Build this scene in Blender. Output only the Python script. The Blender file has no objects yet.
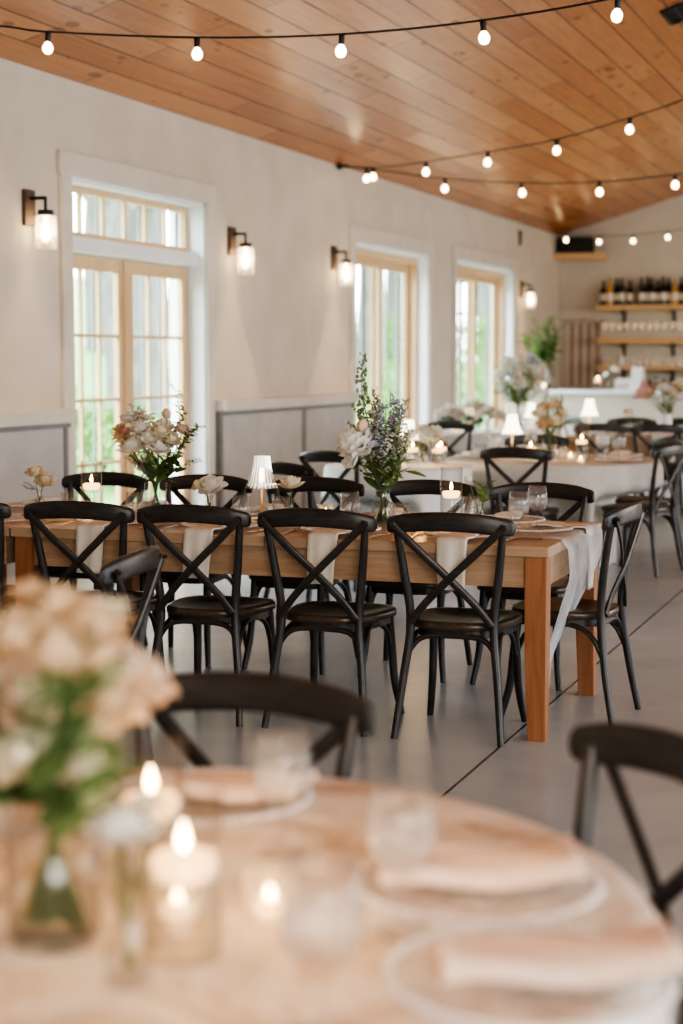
import bpy, bmesh, math, random
from mathutils import Vector, Matrix, Euler
random.seed(11)
PI = math.pi
scn = bpy.context.scene
COL = scn.collection

# ------------------------------------------------------------------ materials
MATS = {}
def new_mat(name):
    m = bpy.data.materials.new(name); m.use_nodes = True
    nt = m.node_tree; nt.nodes.clear()
    out = nt.nodes.new('ShaderNodeOutputMaterial')
    return m, nt, out
def N(nt, t, **kw):
    n = nt.nodes.new(t)
    for k, v in kw.items(): setattr(n, k, v)
    return n
def L(nt, a, b): nt.links.new(a, b)
def rgba(c): return (c[0], c[1], c[2], 1.0)
def principled(nt, out, rough=.5, metal=0, spec=.5):
    b = N(nt, 'ShaderNodeBsdfPrincipled')
    b.inputs['Roughness'].default_value = rough
    b.inputs['Metallic'].default_value = metal
    b.inputs['Specular IOR Level'].default_value = spec
    L(nt, b.outputs[0], out.inputs[0]); return b
def coords(nt, scale=(1,1,1), rot=(0,0,0), world=False):
    if world:
        g = N(nt, 'ShaderNodeNewGeometry'); src = g.outputs['Position']
    else:
        g = N(nt, 'ShaderNodeTexCoord'); src = g.outputs['Object']
    mp = N(nt, 'ShaderNodeMapping')
    mp.inputs['Scale'].default_value = scale; mp.inputs['Rotation'].default_value = rot
    L(nt, src, mp.inputs[0]); return mp.outputs[0]
def noise(nt, vec, scale, detail=4, rough=.6, dist=0):
    n = N(nt, 'ShaderNodeTexNoise')
    n.inputs['Scale'].default_value = scale; n.inputs['Detail'].default_value = detail
    n.inputs['Roughness'].default_value = rough; n.inputs['Distortion'].default_value = dist
    L(nt, vec, n.inputs['Vector']); return n.outputs['Fac']
def ramp(nt, fac, stops):
    r = N(nt, 'ShaderNodeValToRGB'); e = r.color_ramp.elements
    while len(e) < len(stops): e.new(.5)
    for k, (p, c) in enumerate(stops):
        e[k].position = p; e[k].color = rgba(c)
    L(nt, fac, r.inputs[0]); return r.outputs[0]
def mixc(nt, fac, a, b, mode='MIX'):
    m = N(nt, 'ShaderNodeMix', data_type='RGBA', blend_type=mode)
    if isinstance(fac, (int, float)): m.inputs[0].default_value = fac
    else: L(nt, fac, m.inputs[0])
    for i, v in ((6, a), (7, b)):
        if isinstance(v, tuple): m.inputs[i].default_value = rgba(v)
        else: L(nt, v, m.inputs[i])
    return m.outputs[2]
def bump(nt, bsdf, h, strength=.2, dist=.01):
    b = N(nt, 'ShaderNodeBump'); b.inputs['Strength'].default_value = strength
    b.inputs['Distance'].default_value = dist
    L(nt, h, b.inputs['Height']); L(nt, b.outputs[0], bsdf.inputs['Normal'])
def math_(nt, op, a, b=None):
    m = N(nt, 'ShaderNodeMath', operation=op)
    for i, v in ((0, a), (1, b)):
        if v is None: continue
        if isinstance(v, (int, float)): m.inputs[i].default_value = v
        else: L(nt, v, m.inputs[i])
    return m.outputs[0]

def mottled(name, c1, c2, scale=4, rough=.6, stretch=(1,1,1), b=0, spec=.4, metal=0, detail=4, world=False, sub=0):
    m, nt, out = new_mat(name); p = principled(nt, out, rough, metal, spec)
    v = coords(nt, stretch, world=world); f = noise(nt, v, scale, detail)
    L(nt, ramp(nt, f, [(.3, c1), (.7, c2)]), p.inputs['Base Color'])
    if b: bump(nt, p, f, b, .01)
    if sub:
        p.inputs['Subsurface Weight'].default_value = sub; p.inputs['Subsurface Radius'].default_value = (.02,.015,.01)
    MATS[name] = m; return m
def wood(name, dark, light, axis=0, scale=1.0, rough=.45, spec=.4, b=.15):
    """grain running along the given local axis"""
    m, nt, out = new_mat(name); p = principled(nt, out, rough, 0, spec)
    s = [14*scale]*3; s[axis] = 1.1*scale
    v = coords(nt, tuple(s)); f = noise(nt, v, 2.2, 6, .65, .6)
    L(nt, ramp(nt, f, [(.28, dark), (.5, tuple((a+c)/2 for a, c in zip(dark, light))), (.72, light)]), p.inputs['Base Color'])
    bump(nt, p, f, b, .004); MATS[name] = m; return m
def glow(name, col, strength, base=None):
    m, nt, out = new_mat(name)
    e = N(nt, 'ShaderNodeEmission'); v = coords(nt); f = noise(nt, v, 3, 1)
    L(nt, ramp(nt, f, [(.0, tuple(min(1, c*.97) for c in col)), (1, col)]), e.inputs[0]); e.inputs[1].default_value = strength
    L(nt, e.outputs[0], out.inputs[0]); MATS[name] = m; return m
def glass(name, tint=(.96,.97,.97), refl=1.0, haze=0.0, hazecol=(.9,.9,.9), edge=.35):
    """thin clear glass: see-through, mirror-like towards grazing angles"""
    m, nt, out = new_mat(name)
    t = N(nt, 'ShaderNodeBsdfTransparent'); g = N(nt, 'ShaderNodeBsdfGlossy'); g.inputs['Roughness'].default_value = .03
    lw = N(nt, 'ShaderNodeLayerWeight'); lw.inputs[0].default_value = .35
    v = coords(nt); f = noise(nt, v, 30, 2)
    tc = ramp(nt, lw.outputs['Facing'], [(0, tint), (.75, tuple(c*.93 for c in tint)), (1, tuple(c*(1-edge) for c in tint))])
    L(nt, tc, t.inputs[0])
    mx = N(nt, 'ShaderNodeMixShader'); L(nt, math_(nt, 'ADD', math_(nt, 'MULTIPLY', math_(nt, 'POWER', lw.outputs['Facing'], 3.5), .55*refl), .035), mx.inputs[0])
    L(nt, t.outputs[0], mx.inputs[1]); L(nt, g.outputs[0], mx.inputs[2])
    last = mx.outputs[0]
    if haze:
        d = N(nt, 'ShaderNodeBsdfDiffuse'); d.inputs[0].default_value = rgba(hazecol)
        tr = N(nt, 'ShaderNodeBsdfTranslucent'); tr.inputs[0].default_value = rgba(hazecol)
        dd = N(nt, 'ShaderNodeAddShader'); L(nt, d.outputs[0], dd.inputs[0]); L(nt, tr.outputs[0], dd.inputs[1])
        m2 = N(nt, 'ShaderNodeMixShader'); L(nt, math_(nt, 'MULTIPLY', ramp(nt, f, [(.3, (.5,)*3), (.7, (1.4,)*3)]), haze), m2.inputs[0])
        L(nt, last, m2.inputs[1]); L(nt, dd.outputs[0], m2.inputs[2]); last = m2.outputs[0]
    L(nt, last, out.inputs[0]); MATS[name] = m; return m
def sheer(name, col, opacity, weave=220):
    m, nt, out = new_mat(name)
    t = N(nt, 'ShaderNodeBsdfTransparent'); d = N(nt, 'ShaderNodeBsdfDiffuse'); tr = N(nt, 'ShaderNodeBsdfTranslucent')
    d.inputs[0].default_value = rgba(col); tr.inputs[0].default_value = rgba(col)
    a = N(nt, 'ShaderNodeMixShader'); a.inputs[0].default_value = .45; L(nt, d.outputs[0], a.inputs[1]); L(nt, tr.outputs[0], a.inputs[2])
    v = coords(nt); f = noise(nt, v, weave*.05, 5)
    mx = N(nt, 'ShaderNodeMixShader'); L(nt, ramp(nt, f, [(.25, (opacity*.7,)*3), (.75, (min(1, opacity*1.3),)*3)]), mx.inputs[0])
    L(nt, t.outputs[0], mx.inputs[1]); L(nt, a.outputs[0], mx.inputs[2]); L(nt, mx.outputs[0], out.inputs[0]); MATS[name] = m; return m
def leafy(name, c1, c2, trans=.3, scale=9):
    m, nt, out = new_mat(name)
    d = N(nt, 'ShaderNodeBsdfPrincipled'); d.inputs['Roughness'].default_value = .55; d.inputs['Specular IOR Level'].default_value = .3
    tr = N(nt, 'ShaderNodeBsdfTranslucent'); v = coords(nt, world=True); f = noise(nt, v, scale, 3)
    c = ramp(nt, f, [(.3, c1), (.7, c2)]); L(nt, c, d.inputs['Base Color']); L(nt, c, tr.inputs[0])
    mx = N(nt, 'ShaderNodeMixShader'); mx.inputs[0].default_value = trans
    L(nt, d.outputs[0], mx.inputs[1]); L(nt, tr.outputs[0], mx.inputs[2]); L(nt, mx.outputs[0], out.inputs[0]); MATS[name] = m; return m

# plaster, floor, ceiling
mottled('plaster', (.545,.495,.415), (.62,.57,.49), 2.2, .85, b=.06, spec=.15, detail=6)
mottled('wainscot', (.42,.395,.37), (.50,.475,.445), 3, .7, b=.05, spec=.25)
mottled('cream_trim', (.565,.52,.45), (.63,.585,.51), 3, .6)
mottled('white_trim', (.74,.77,.79), (.80,.82,.83), 3, .45)
mottled('grey_strip', (.20,.19,.18), (.25,.235,.225), 5, .6)
mottled('bar_top', (.62,.66,.70), (.70,.73,.76), 4, .3)
mottled('bar_front', (.44,.385,.32), (.50,.44,.37), 2, .8, b=.05)
def concrete():
    m, nt, out = new_mat('concrete'); p = principled(nt, out, .27, 0, .5)
    v = coords(nt); f = noise(nt, v, .9, 8, .65); f2 = noise(nt, v, 3.2, 4, .5)
    c = ramp(nt, f, [(.3, (.34,.41,.455)), (.55, (.44,.515,.56)), (.75, (.54,.605,.645))])
    c = mixc(nt, .35, c, ramp(nt, f2, [(.2, (.36,.43,.475)), (.8, (.54,.60,.64))]), 'MIX')
    sp = N(nt, 'ShaderNodeSeparateXYZ'); L(nt, v, sp.inputs[0])
    j = math_(nt, 'LESS_THAN', math_(nt, 'ABSOLUTE', math_(nt, 'SUBTRACT', math_(nt, 'PINGPONG', math_(nt, 'ADD', sp.outputs[0], 1.575), 1.9), 0.0)), .006)
    L(nt, mixc(nt, j, c, (.05,.052,.055)), p.inputs['Base Color'])
    MATS['concrete'] = m
concrete()
def pine_ceiling():
    m, nt, out = new_mat('pine_ceiling'); p = principled(nt, out, .27, 0, .4)
    v = coords(nt)
    mp = N(nt, 'ShaderNodeMapping'); mp.inputs['Rotation'].default_value = (0, 0, PI/2); L(nt, v, mp.inputs[0])
    br = N(nt, 'ShaderNodeTexBrick'); br.offset = .37
    br.inputs['Scale'].default_value = 1; br.inputs['Brick Width'].default_value = 3.1; br.inputs['Row Height'].default_value = .232
    br.inputs['Mortar Size'].default_value = .006; br.inputs['Mortar Smooth'].default_value = .25
    br.inputs['Color1'].default_value = rgba((.0,)*3); br.inputs['Color2'].default_value = rgba((1.,)*3); br.inputs['Mortar'].default_value = rgba((.5,)*3)
    L(nt, mp.outputs[0], br.inputs['Vector'])
    g = coords(nt, (16, .9, 1)); f = noise(nt, g, 1.6, 7, .6, .8)
    c = ramp(nt, f, [(.25, (.30,.10,.036)), (.5, (.43,.17,.07)), (.75, (.54,.24,.105))])
    c = mixc(nt, .55, c, ramp(nt, br.outputs['Color'], [(0, (.35,.125,.04)), (.5, (.48,.20,.075)), (1, (.64,.32,.14))]))
    # knots
    kv = coords(nt, (5.2, 2.2, 1)); vo = N(nt, 'ShaderNodeTexVoronoi'); vo.inputs['Scale'].default_value = 1.15; L(nt, kv, vo.inputs['Vector'])
    k2 = noise(nt, coords(nt), .9, 2)
    k = math_(nt, 'LESS_THAN', vo.outputs['Distance'], math_(nt, 'MULTIPLY', math_(nt, 'SUBTRACT', k2, .31), .66))
    c = mixc(nt, math_(nt, 'MULTIPLY', k, .6), c, (.16,.06,.03))
    c = mixc(nt, br.outputs['Fac'], c, (.07,.025,.01))
    L(nt, c, p.inputs['Base Color'])
    inv = math_(nt, 'SUBTRACT', 1.0, br.outputs['Fac'])
    bump(nt, p, math_(nt, 'ADD', inv, math_(nt, 'MULTIPLY', f, .06)), .45, .012); MATS['pine_ceiling'] = m
pine_ceiling()
def planked(name, dark, light, row, along_x=True, width=2.6):
    m, nt, out = new_mat(name); p = principled(nt, out, .38, 0, .45)
    v = coords(nt)
    br = N(nt, 'ShaderNodeTexBrick'); br.inputs['Scale'].default_value = 1; br.inputs['Brick Width'].default_value = width; br.inputs['Row Height'].default_value = row
    br.inputs['Mortar Size'].default_value = .0025; br.inputs['Color1'].default_value = rgba((0.,)*3); br.inputs['Color2'].default_value = rgba((1.,)*3)
    L(nt, v, br.inputs['Vector'])
    f = noise(nt, coords(nt, (1.2, 18, 18)), 1.8, 6, .62, .7)
    mid = tuple((a+b)/2 for a, b in zip(dark, light))
    c = ramp(nt, f, [(.27, dark), (.5, mid), (.75, light)])
    c = mixc(nt, .4, c, ramp(nt, br.outputs['Color'], [(0, dark), (1, light)]))
    c = mixc(nt, br.outputs['Fac'], c, tuple(x*.35 for x in dark))
    L(nt, c, p.inputs['Base Color']); bump(nt, p, f, .12, .004); MATS[name] = m
planked('table_planks', (.36,.235,.145), (.56,.40,.275), .19)
wood('table_wood_x', (.34,.215,.13), (.53,.37,.245), 0)
wood('table_leg', (.25,.10,.045), (.42,.20,.10), 2, .8)
wood('chair_wood', (.012,.012,.0125), (.05,.046,.043), 0, 2.2, .36, .5)
wood('chair_wood_z', (.012,.012,.0125), (.058,.053,.049), 2, 2.2, .36, .5)
wood('chair_seat', (.022,.017,.014), (.12,.085,.06), 1, 2.0, .30, .6)
wood('oak_frame', (.55,.37,.20), (.72,.52,.31), 2, 1.0, .45)
wood('oak_shelf', (.55,.34,.17), (.72,.49,.27), 0, 1.0, .5)
wood('sconce_wood', (.06,.04,.03), (.12,.08,.06), 2, 3, .5)
mottled('black_metal', (.012,.012,.012), (.02,.02,.02), 8, .45)
mottled('brass', (.62,.43,.2), (.72,.52,.26), 8, .3, metal=1)
mottled('steel', (.5,.5,.5), (.62,.62,.62), 8, .25, metal=1)
mottled('linen', (.56,.535,.48), (.64,.61,.55), 40, .9, b=.15, spec=.1)
mottled('white_cloth', (.72,.72,.70), (.80,.80,.78), 30, .9, spec=.1)
mottled('napkin_cloth', (.70,.66,.58), (.78,.74,.66), 60, .9, b=.1, spec=.1)
mottled('napkin_blush', (.72,.56,.46), (.80,.65,.55), 60, .9, b=.1, spec=.1)
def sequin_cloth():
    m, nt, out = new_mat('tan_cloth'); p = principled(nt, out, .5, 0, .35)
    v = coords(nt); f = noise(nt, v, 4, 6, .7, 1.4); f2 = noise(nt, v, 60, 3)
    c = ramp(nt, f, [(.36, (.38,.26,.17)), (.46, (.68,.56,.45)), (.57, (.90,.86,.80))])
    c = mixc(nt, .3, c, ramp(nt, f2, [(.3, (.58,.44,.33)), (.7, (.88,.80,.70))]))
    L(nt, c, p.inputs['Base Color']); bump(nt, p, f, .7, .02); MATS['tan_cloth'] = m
sequin_cloth()
sheer('gauze', (.84,.85,.85), .68)
sheer('gauze_table', (.80,.78,.74), .62)
glass('clear_glass', (.985,.988,.985), 1.15, edge=.22)
glass('pane_glass', (.97,.985,.98), .6, edge=.1)
glass('frost_glass', (.955,.955,.955), 1.5, .03, (.8,.79,.77), edge=.42)
glass('jar_glass', (.93,.92,.9), 1.0, .10, (.9,.85,.75))
glass('bar_glass', (.93,.93,.92), 1.0, .32, (.85,.82,.77))
mottled('grille_grey', (.30,.34,.36), (.38,.42,.44), 5, .5)
glass('sconce_glass', (.95,.94,.92), 1.0, .30, (.95,.88,.76))
glass('water', (.97,.97,.97), .8, .07, (.8,.8,.8), edge=.15)
glass('plate_glass', (.92,.92,.92), 1.0, .25, (.72,.70,.68))
mottled('pearl', (.72,.68,.66), (.82,.79,.77), 60, .25, spec=.6)
mottled('candle_wax', (.80,.70,.56), (.86,.77,.63), 10, .5, sub=.2)
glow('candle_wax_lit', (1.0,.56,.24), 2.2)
glow('flame', (1.0,.68,.32), 55)
glow('bulb_glow', (1.0,.76,.44), 6.5)
glow('filament', (1.0,.72,.38), 120)
def lampshade():
    m, nt, out = new_mat('lamp_acrylic')
    t = N(nt, 'ShaderNodeBsdfTransparent'); t.inputs[0].default_value = (.96,.96,.95,1)
    e = N(nt, 'ShaderNodeEmission'); e.inputs[0].default_value = (1,.90,.76,1); e.inputs[1].default_value = 1.3
    g = N(nt, 'ShaderNodeBsdfGlossy'); g.inputs['Roughness'].default_value = .05
    lw = N(nt, 'ShaderNodeLayerWeight'); lw.inputs[0].default_value = .4
    v = coords(nt); f = noise(nt, v, 20, 2)
    a = N(nt, 'ShaderNodeMixShader'); L(nt, ramp(nt, f, [(.3, (.22,)*3), (.7, (.42,)*3)]), a.inputs[0])
    L(nt, t.outputs[0], a.inputs[1]); L(nt, e.outputs[0], a.inputs[2])
    b = N(nt, 'ShaderNodeMixShader'); L(nt, lw.outputs['Fresnel'], b.inputs[0]); L(nt, a.outputs[0], b.inputs[1]); L(nt, g.outputs[0], b.inputs[2])
    L(nt, b.outputs[0], out.inputs[0]); MATS['lamp_acrylic'] = m
lampshade()
glow('shade_linen_lit', (1.0,.82,.62), 2.6)
leafy('leaf_dark', (.055,.105,.035), (.13,.195,.075))
leafy('leaf_mid', (.13,.24,.07), (.26,.37,.13), .45)
leafy('leaf_sage', (.30,.35,.20), (.46,.50,.31))
leafy('petal_white', (.86,.85,.78), (.92,.91,.87), .45)
leafy('petal_cream', (.78,.70,.52), (.86,.80,.64), .25)
leafy('petal_blush', (.77,.57,.43), (.84,.69,.55), .25)
leafy('petal_peach', (.72,.51,.31), (.80,.64,.44), .25)
leafy('petal_pink', (.78,.45,.45), (.84,.58,.56), .25)
leafy('petal_blue', (.46,.50,.68), (.64,.68,.80), .25)
leafy('petal_lilac', (.50,.42,.60), (.64,.56,.72), .25)
leafy('stem_green', (.11,.15,.06), (.19,.235,.10), .15)
leafy('lawn', (.09,.20,.04), (.17,.29,.08), .0, 2)
leafy('tree_leaf', (.07,.17,.035), (.20,.33,.10), .4, 1.5)
mottled('bark', (.09,.085,.08), (.20,.19,.18), 8, .9, (1,1,.2), b=.5)
mottled('gravel', (.55,.54,.52), (.70,.69,.67), 12, .9)
mottled('label_paper', (.72,.66,.55), (.80,.74,.62), 30, .8)
mottled('bottle_dark', (.012,.012,.012), (.03,.028,.022), 10, .15)
mottled('bottle_amber', (.45,.25,.06), (.6,.36,.1), 10, .15)
mottled('appliance_white', (.72,.74,.76), (.80,.81,.82), 6, .4)
mottled('speaker_black', (.01,.01,.01), (.02,.02,.02), 80, .7)
mottled('grille_brown', (.36,.27,.21), (.44,.34,.27), 6, .7)
mottled('terracotta', (.33,.14,.08), (.42,.2,.12), 8, .7)
mottled('paper_card', (.80,.79,.76), (.85,.84,.81), 40, .8)
M = MATS

# ------------------------------------------------------------------ mesh builder
def catmull(pts, n=6):
    P = [Vector(p) for p in pts]
    if len(P) < 3 or n <= 1: return P
    Q = [P[0]*2-P[1]] + P + [P[-1]*2-P[-2]]; out = []
    for i in range(1, len(Q)-2):
        a, b, c, d = Q[i-1], Q[i], Q[i+1], Q[i+2]
        for k in range(n):
            t = k/n
            out.append(.5*((2*b)+(-a+c)*t+(2*a-5*b+4*c-d)*t*t+(-a+3*b-3*c+d)*t**3))
    out.append(P[-1]); return out
def lerp_list(vals, m):
    out = []
    for i in range(m):
        t = i/(m-1)*(len(vals)-1); k = min(int(t), len(vals)-2); out.append(vals[k]+(vals[k+1]-vals[k])*(t-k))
    return out
class MB:
    def __init__(s): s.v = []; s.f = []; s.sm = []
    def add(s, vs, fs, smooth=False, mtx=None):
        o = len(s.v)
        s.v += [tuple(mtx @ Vector(p)) for p in vs] if mtx is not None else [tuple(p) for p in vs]
        s.f += [tuple(i+o for i in f) for f in fs]; s.sm += [smooth]*len(fs); return s
    def box(s, a, b, mtx=None):
        x0,y0,z0 = a; x1,y1,z1 = b
        vs = [(x0,y0,z0),(x1,y0,z0),(x1,y1,z0),(x0,y1,z0),(x0,y0,z1),(x1,y0,z1),(x1,y1,z1),(x0,y1,z1)]
        return s.add(vs, [(0,3,2,1),(4,5,6,7),(0,1,5,4),(1,2,6,5),(2,3,7,6),(3,0,4,7)], False, mtx)
    def bbox(s, a, b, r=.004, mtx=None):
        """box with bevelled edges"""
        bm = bmesh.new(); bmesh.ops.create_cube(bm, size=1)
        for v in bm.verts: v.co = Vector([(a[i]+b[i])/2 + v.co[i]*(b[i]-a[i]) for i in range(3)])
        bmesh.ops.bevel(bm, geom=list(bm.edges), offset=r, segments=2, affect='EDGES', profile=.5)
        return s.from_bm(bm, mtx)
    def from_bm(s, bm, mtx=None, smooth=False):
        bm.verts.index_update(); vs = [v.co.copy() for v in bm.verts]; fs = [tuple(v.index for v in f.verts) for f in bm.faces]
        bm.free(); return s.add(vs, fs, smooth, mtx)
    def sweep(s, pts, prof, radii=None, up=None, n=6, cap=True, smooth=True, mtx=None):
        """prof: list of 2D points (closed); radii: scale along the path"""
        P = catmull(pts, n); m = len(P); R = lerp_list(radii, m) if radii else [1]*m
        if m < 2: return s
        vs = []; prev = None
        for i, p in enumerate(P):
            t = (P[min(i+1, m-1)] - P[max(i-1, 0)]).normalized()
            if up is not None: u = Vector(up)
            elif prev is None: u = Vector((0,0,1)) if abs(t.z) < .9 else Vector((0,1,0))
            else: u = prev
            side = t.cross(u)
            if side.length < 1e-5: side = t.cross(Vector((1,.1,0)))
            side.normalize(); u = side.cross(t).normalized(); prev = u
            for (a, b) in prof: vs.append(p + side*a*R[i] + u*b*R[i])
        k = len(prof); fs = []
        for i in range(m-1):
            for j in range(k): fs.append((i*k+j, i*k+(j+1)%k, (i+1)*k+(j+1)%k, (i+1)*k+j))
        s.add(vs, fs, smooth, mtx)
        if cap:
            s.add(vs[:k], [tuple(range(k))[::-1]], False, mtx); s.add(vs[-k:], [tuple(range(k))], False, mtx)
        return s
    def tube(s, pts, radii, n=6, seg=10, mtx=None, cap=True):
        prof = [(math.cos(2*PI*j/seg), math.sin(2*PI*j/seg)) for j in range(seg)]
        if isinstance(radii, (int, float)): radii = [radii, radii]
        return s.sweep(pts, prof, radii, None, n, cap, True, mtx)
    def strip(s, pts, w, h, up=(0,0,1), n=6, radii=None, mtx=None, c=.3):
        a, b = w/2, h/2; r = min(a, b)*c*2
        prof = [(-a+r,-b),(a-r,-b),(a,-b+r),(a,b-r),(a-r,b),(-a+r,b),(-a,b-r),(-a,-b+r)]
        return s.sweep(pts, prof, radii, up, n, True, True, mtx)
    def lathe(s, prof, seg=24, mtx=None, smooth=True, wob=None):
        vs = []; fs = []
        for (r, z) in prof:
            for j in range(seg):
                a = 2*PI*j/seg; q = r*(wob(a, z) if wob else 1)
                vs.append((q*math.cos(a), q*math.sin(a), z))
        for i in range(len(prof)-1):
            for j in range(seg): fs.append((i*seg+j, i*seg+(j+1)%seg, (i+1)*seg+(j+1)%seg, (i+1)*seg+j))
        if prof[0][0] > 1e-4 and prof[0][0] == abs(prof[0][0]) and getattr(s, 'capb', False): fs.append(tuple(range(seg))[::-1])
        return s.add(vs, fs, smooth, mtx)
    def ball(s, c, r, sub=2, sc=(1,1,1), mtx=None):
        bm = bmesh.new(); bmesh.ops.create_icosphere(bm, subdivisions=sub, radius=r)
        for v in bm.verts: v.co = Vector((v.co.x*sc[0]+c[0], v.co.y*sc[1]+c[1], v.co.z*sc[2]+c[2]))
        return s.from_bm(bm, mtx, True)
    def prism(s, poly, z0, z1, r=0, mtx=None, smooth=False):
        k = len(poly); vs = [(x,y,z0) for x, y in poly] + [(x,y,z1) for x, y in poly]
        fs = [tuple(range(k))[::-1], tuple(range(k, 2*k))] + [(j, (j+1)%k, k+(j+1)%k, k+j) for j in range(k)]
        return s.add(vs, fs, smooth, mtx)
    def mesh(s, name, mat):
        me = bpy.data.meshes.new(name); me.from_pydata(s.v, [], s.f)
        me.polygons.foreach_set('use_smooth', s.sm); me.materials.append(mat); me.update(); return me
    def build(s, name, mat, parent=None, loc=None, rot=None, auto=False):
        o = bpy.data.objects.new(name, s.mesh(name, mat)); COL.objects.link(o)
        if parent is not None: o.parent = parent
        if loc is not None: o.location = loc
        if rot is not None: o.rotation_euler = rot
        return o
def put(name, me, parent=None, loc=(0,0,0), rot=(0,0,0), sc=(1,1,1)):
    o = bpy.data.objects.new(name, me); COL.objects.link(o)
    if parent is not None: o.parent = parent
    o.location = loc; o.rotation_euler = rot; o.scale = sc if not isinstance(sc, (int, float)) else (sc,)*3
    return o
def tag(o, label, cat, group=None, kind=None):
    o['label'] = label; o['category'] = cat
    if group: o['group'] = group
    if kind: o['kind'] = kind
    return o
def thing(name, label, cat, loc=(0,0,0), rz=0, group=None):
    o = bpy.data.objects.new(name, None); COL.objects.link(o); o.location = loc; o.rotation_euler = (0,0,rz)
    o.empty_display_size = .1
    return tag(o, label, cat, group)
def struct(name, mb, mat, parent=None):
    o = mb.build(name, mat, parent)
    if parent is None: o['kind'] = 'structure'
    return o
def copy_tree(o, parent=None):
    c = o.copy(); COL.objects.link(c); c.parent = parent
    for ch in list(o.children): copy_tree(ch, c)
    return c
PROTO = {}
def place(key, maker, loc, rz, label, cat=None, group=None, sc=1.0):
    """first use builds the thing, later uses copy it and its parts"""
    if key not in PROTO: PROTO[key] = o = maker()
    else: o = copy_tree(PROTO[key])
    o.location = loc; o.rotation_euler = (0,0,rz); o.scale = (sc,)*3
    o['label'] = label
    if cat: o['category'] = cat
    if group: o['group'] = group
    elif 'group' in o: del o['group']
    return o

# ------------------------------------------------------------------ the room
WX, FY, SL = -5.6, 25.5, math.atan(.3016)
ops = [(10.25, 12.46, 2.70), (16.05, 18.60, 2.64), (19.74, 22.58, 2.67)]   # door openings in the left wall
w = MB(); y0 = -3.0
for a, b, h in ops:
    w.box((WX-.3, y0, 0), (WX, a, 3.36)); w.box((WX-.3, a, h), (WX, b, 3.36)); y0 = b
w.box((WX-.3, y0, 0), (WX, FY, 3.36)); struct('wall_left', w, M['plaster'])
g = MB(); g.prism([(WX-.3, 0), (8.2, 0), (8.2, 3.4), (1.3, 5.5), (WX-.3, 3.32)], 0, .25)
o = struct('wall_far', g, M['plaster']); o.rotation_euler = (PI/2, 0, 0); o.location = (0, FY+.25, 0)
g = MB(); g.prism([(WX-.3, 0), (8.2, 0), (8.2, 3.4), (1.3, 5.5), (WX-.3, 3.32)], 0, .2)
o = struct('wall_back', g, M['plaster']); o.rotation_euler = (PI/2, 0, 0); o.location = (0, -3.0, 0)
g = MB(); g.box((8.0, -3, 0), (8.25, FY, 3.4)); struct('wall_right', g, M['plaster'])
g = MB(); g.box((WX-.3, -3.2, -.12), (8.25, FY+.25, 0)); struct('floor', g, M['concrete'])
g = MB(); g.box((-.35, -3.1, 0), (7.3, FY+.1, .12)); o = struct('ceiling', g, M['pine_ceiling']); o.location = (WX, 0, 3.335); o.rotation_euler = (0, -SL, 0)
g = MB(); g.box((-7.3, -3.1, 0), (.3, FY+.1, .12)); o = struct('ceiling_right', g, M['pine_ceiling']); o.location = (8.05, 0, 3.335+.12); o.rotation_euler = (0, SL, 0)
# wainscot on the left wall: pale cap shelf over grey panels with dark joints
tn = [0]
def trim(mb, mat, nm='trim'):
    tn[0] += 1; return struct('%s_%d' % (nm, tn[0]), mb, M[mat])
for a, b in ((2.0, 10.12), (12.60, 15.92)):
    g = MB(); g.box((WX, a+.03, 0), (WX+.055, b-.02, 1.06)); trim(g, 'wainscot')
    g = MB(); g.bbox((WX, a, 1.055), (WX+.115, b+.015, 1.145), .008); trim(g, 'cream_trim')
    g = MB(); g.box((WX+.03, a, 1.02), (WX+.068, b, 1.056)); trim(g, 'grey_strip')
for y, wd in ((12.64, .05), (14.52, .09), (10.06, .05), (8.3, .07)):
    g = MB(); g.box((WX+.02, y-wd/2, 0), (WX+.064, y+wd/2, 1.04)); trim(g, 'grey_strip')
# casings: flat painted boards round every opening, white reveals inside
for i, (a, b, h) in enumerate(ops):
    g = MB()
    g.bbox((WX, a-.13, 0), (WX+.028, a+.005, h+.02), .004); g.bbox((WX, b-.005, 0), (WX+.028, b+.13, h+.02), .004)
    g.bbox((WX, a-.16, h), (WX+.036, b+.16, h+.155), .005); trim(g, 'cream_trim')
    g = MB()
    g.box((WX-.30, a, 0), (WX+.004, a+.025, h)); g.box((WX-.30, b-.025, 0), (WX+.004, b, h)); g.box((WX-.30, a, h-.03), (WX+.004, b, h)); trim(g, 'white_trim')
# door 1: pair of french doors with a transom light
X0 = WX-.175; X1 = WX-.13
def sash(mb, ya, yb, za, zb, st, top, bot, cols, rows, mun=.022):
    mb.bbox((X0, ya, za), (X1, ya+st, zb), .004); mb.bbox((X0, yb-st, za), (X1, yb, zb), .004)
    mb.bbox((X0, ya+st, zb-top), (X1, yb-st, zb), .004); mb.bbox((X0, ya+st, za), (X1, yb-st, za+bot), .004)
    for k in range(1, cols):
        y = ya+st+(yb-ya-2*st)*k/cols; mb.bbox((X0+.01, y-mun/2, za+bot), (X1-.004, y+mun/2, zb-top), .003)
    for k in range(1, rows):
        z = za+bot+(zb-top-za-bot)*k/rows; mb.bbox((X0+.012, ya+st, z-mun/2), (X1-.006, yb-st, z+mun/2), .003)
def pane(ya, yb, za, zb, x, par):
    g = MB(); g.box((x-.004, ya, za), (x+.004, yb, zb)); return g.build('pane', M['pane_glass'], par)
a, b, h = ops[0]; a += .025; b -= .025; mid = 11.335
d1 = bpy.data.objects.new('door_1', None); COL.objects.link(d1); d1['kind'] = 'structure'
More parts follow.
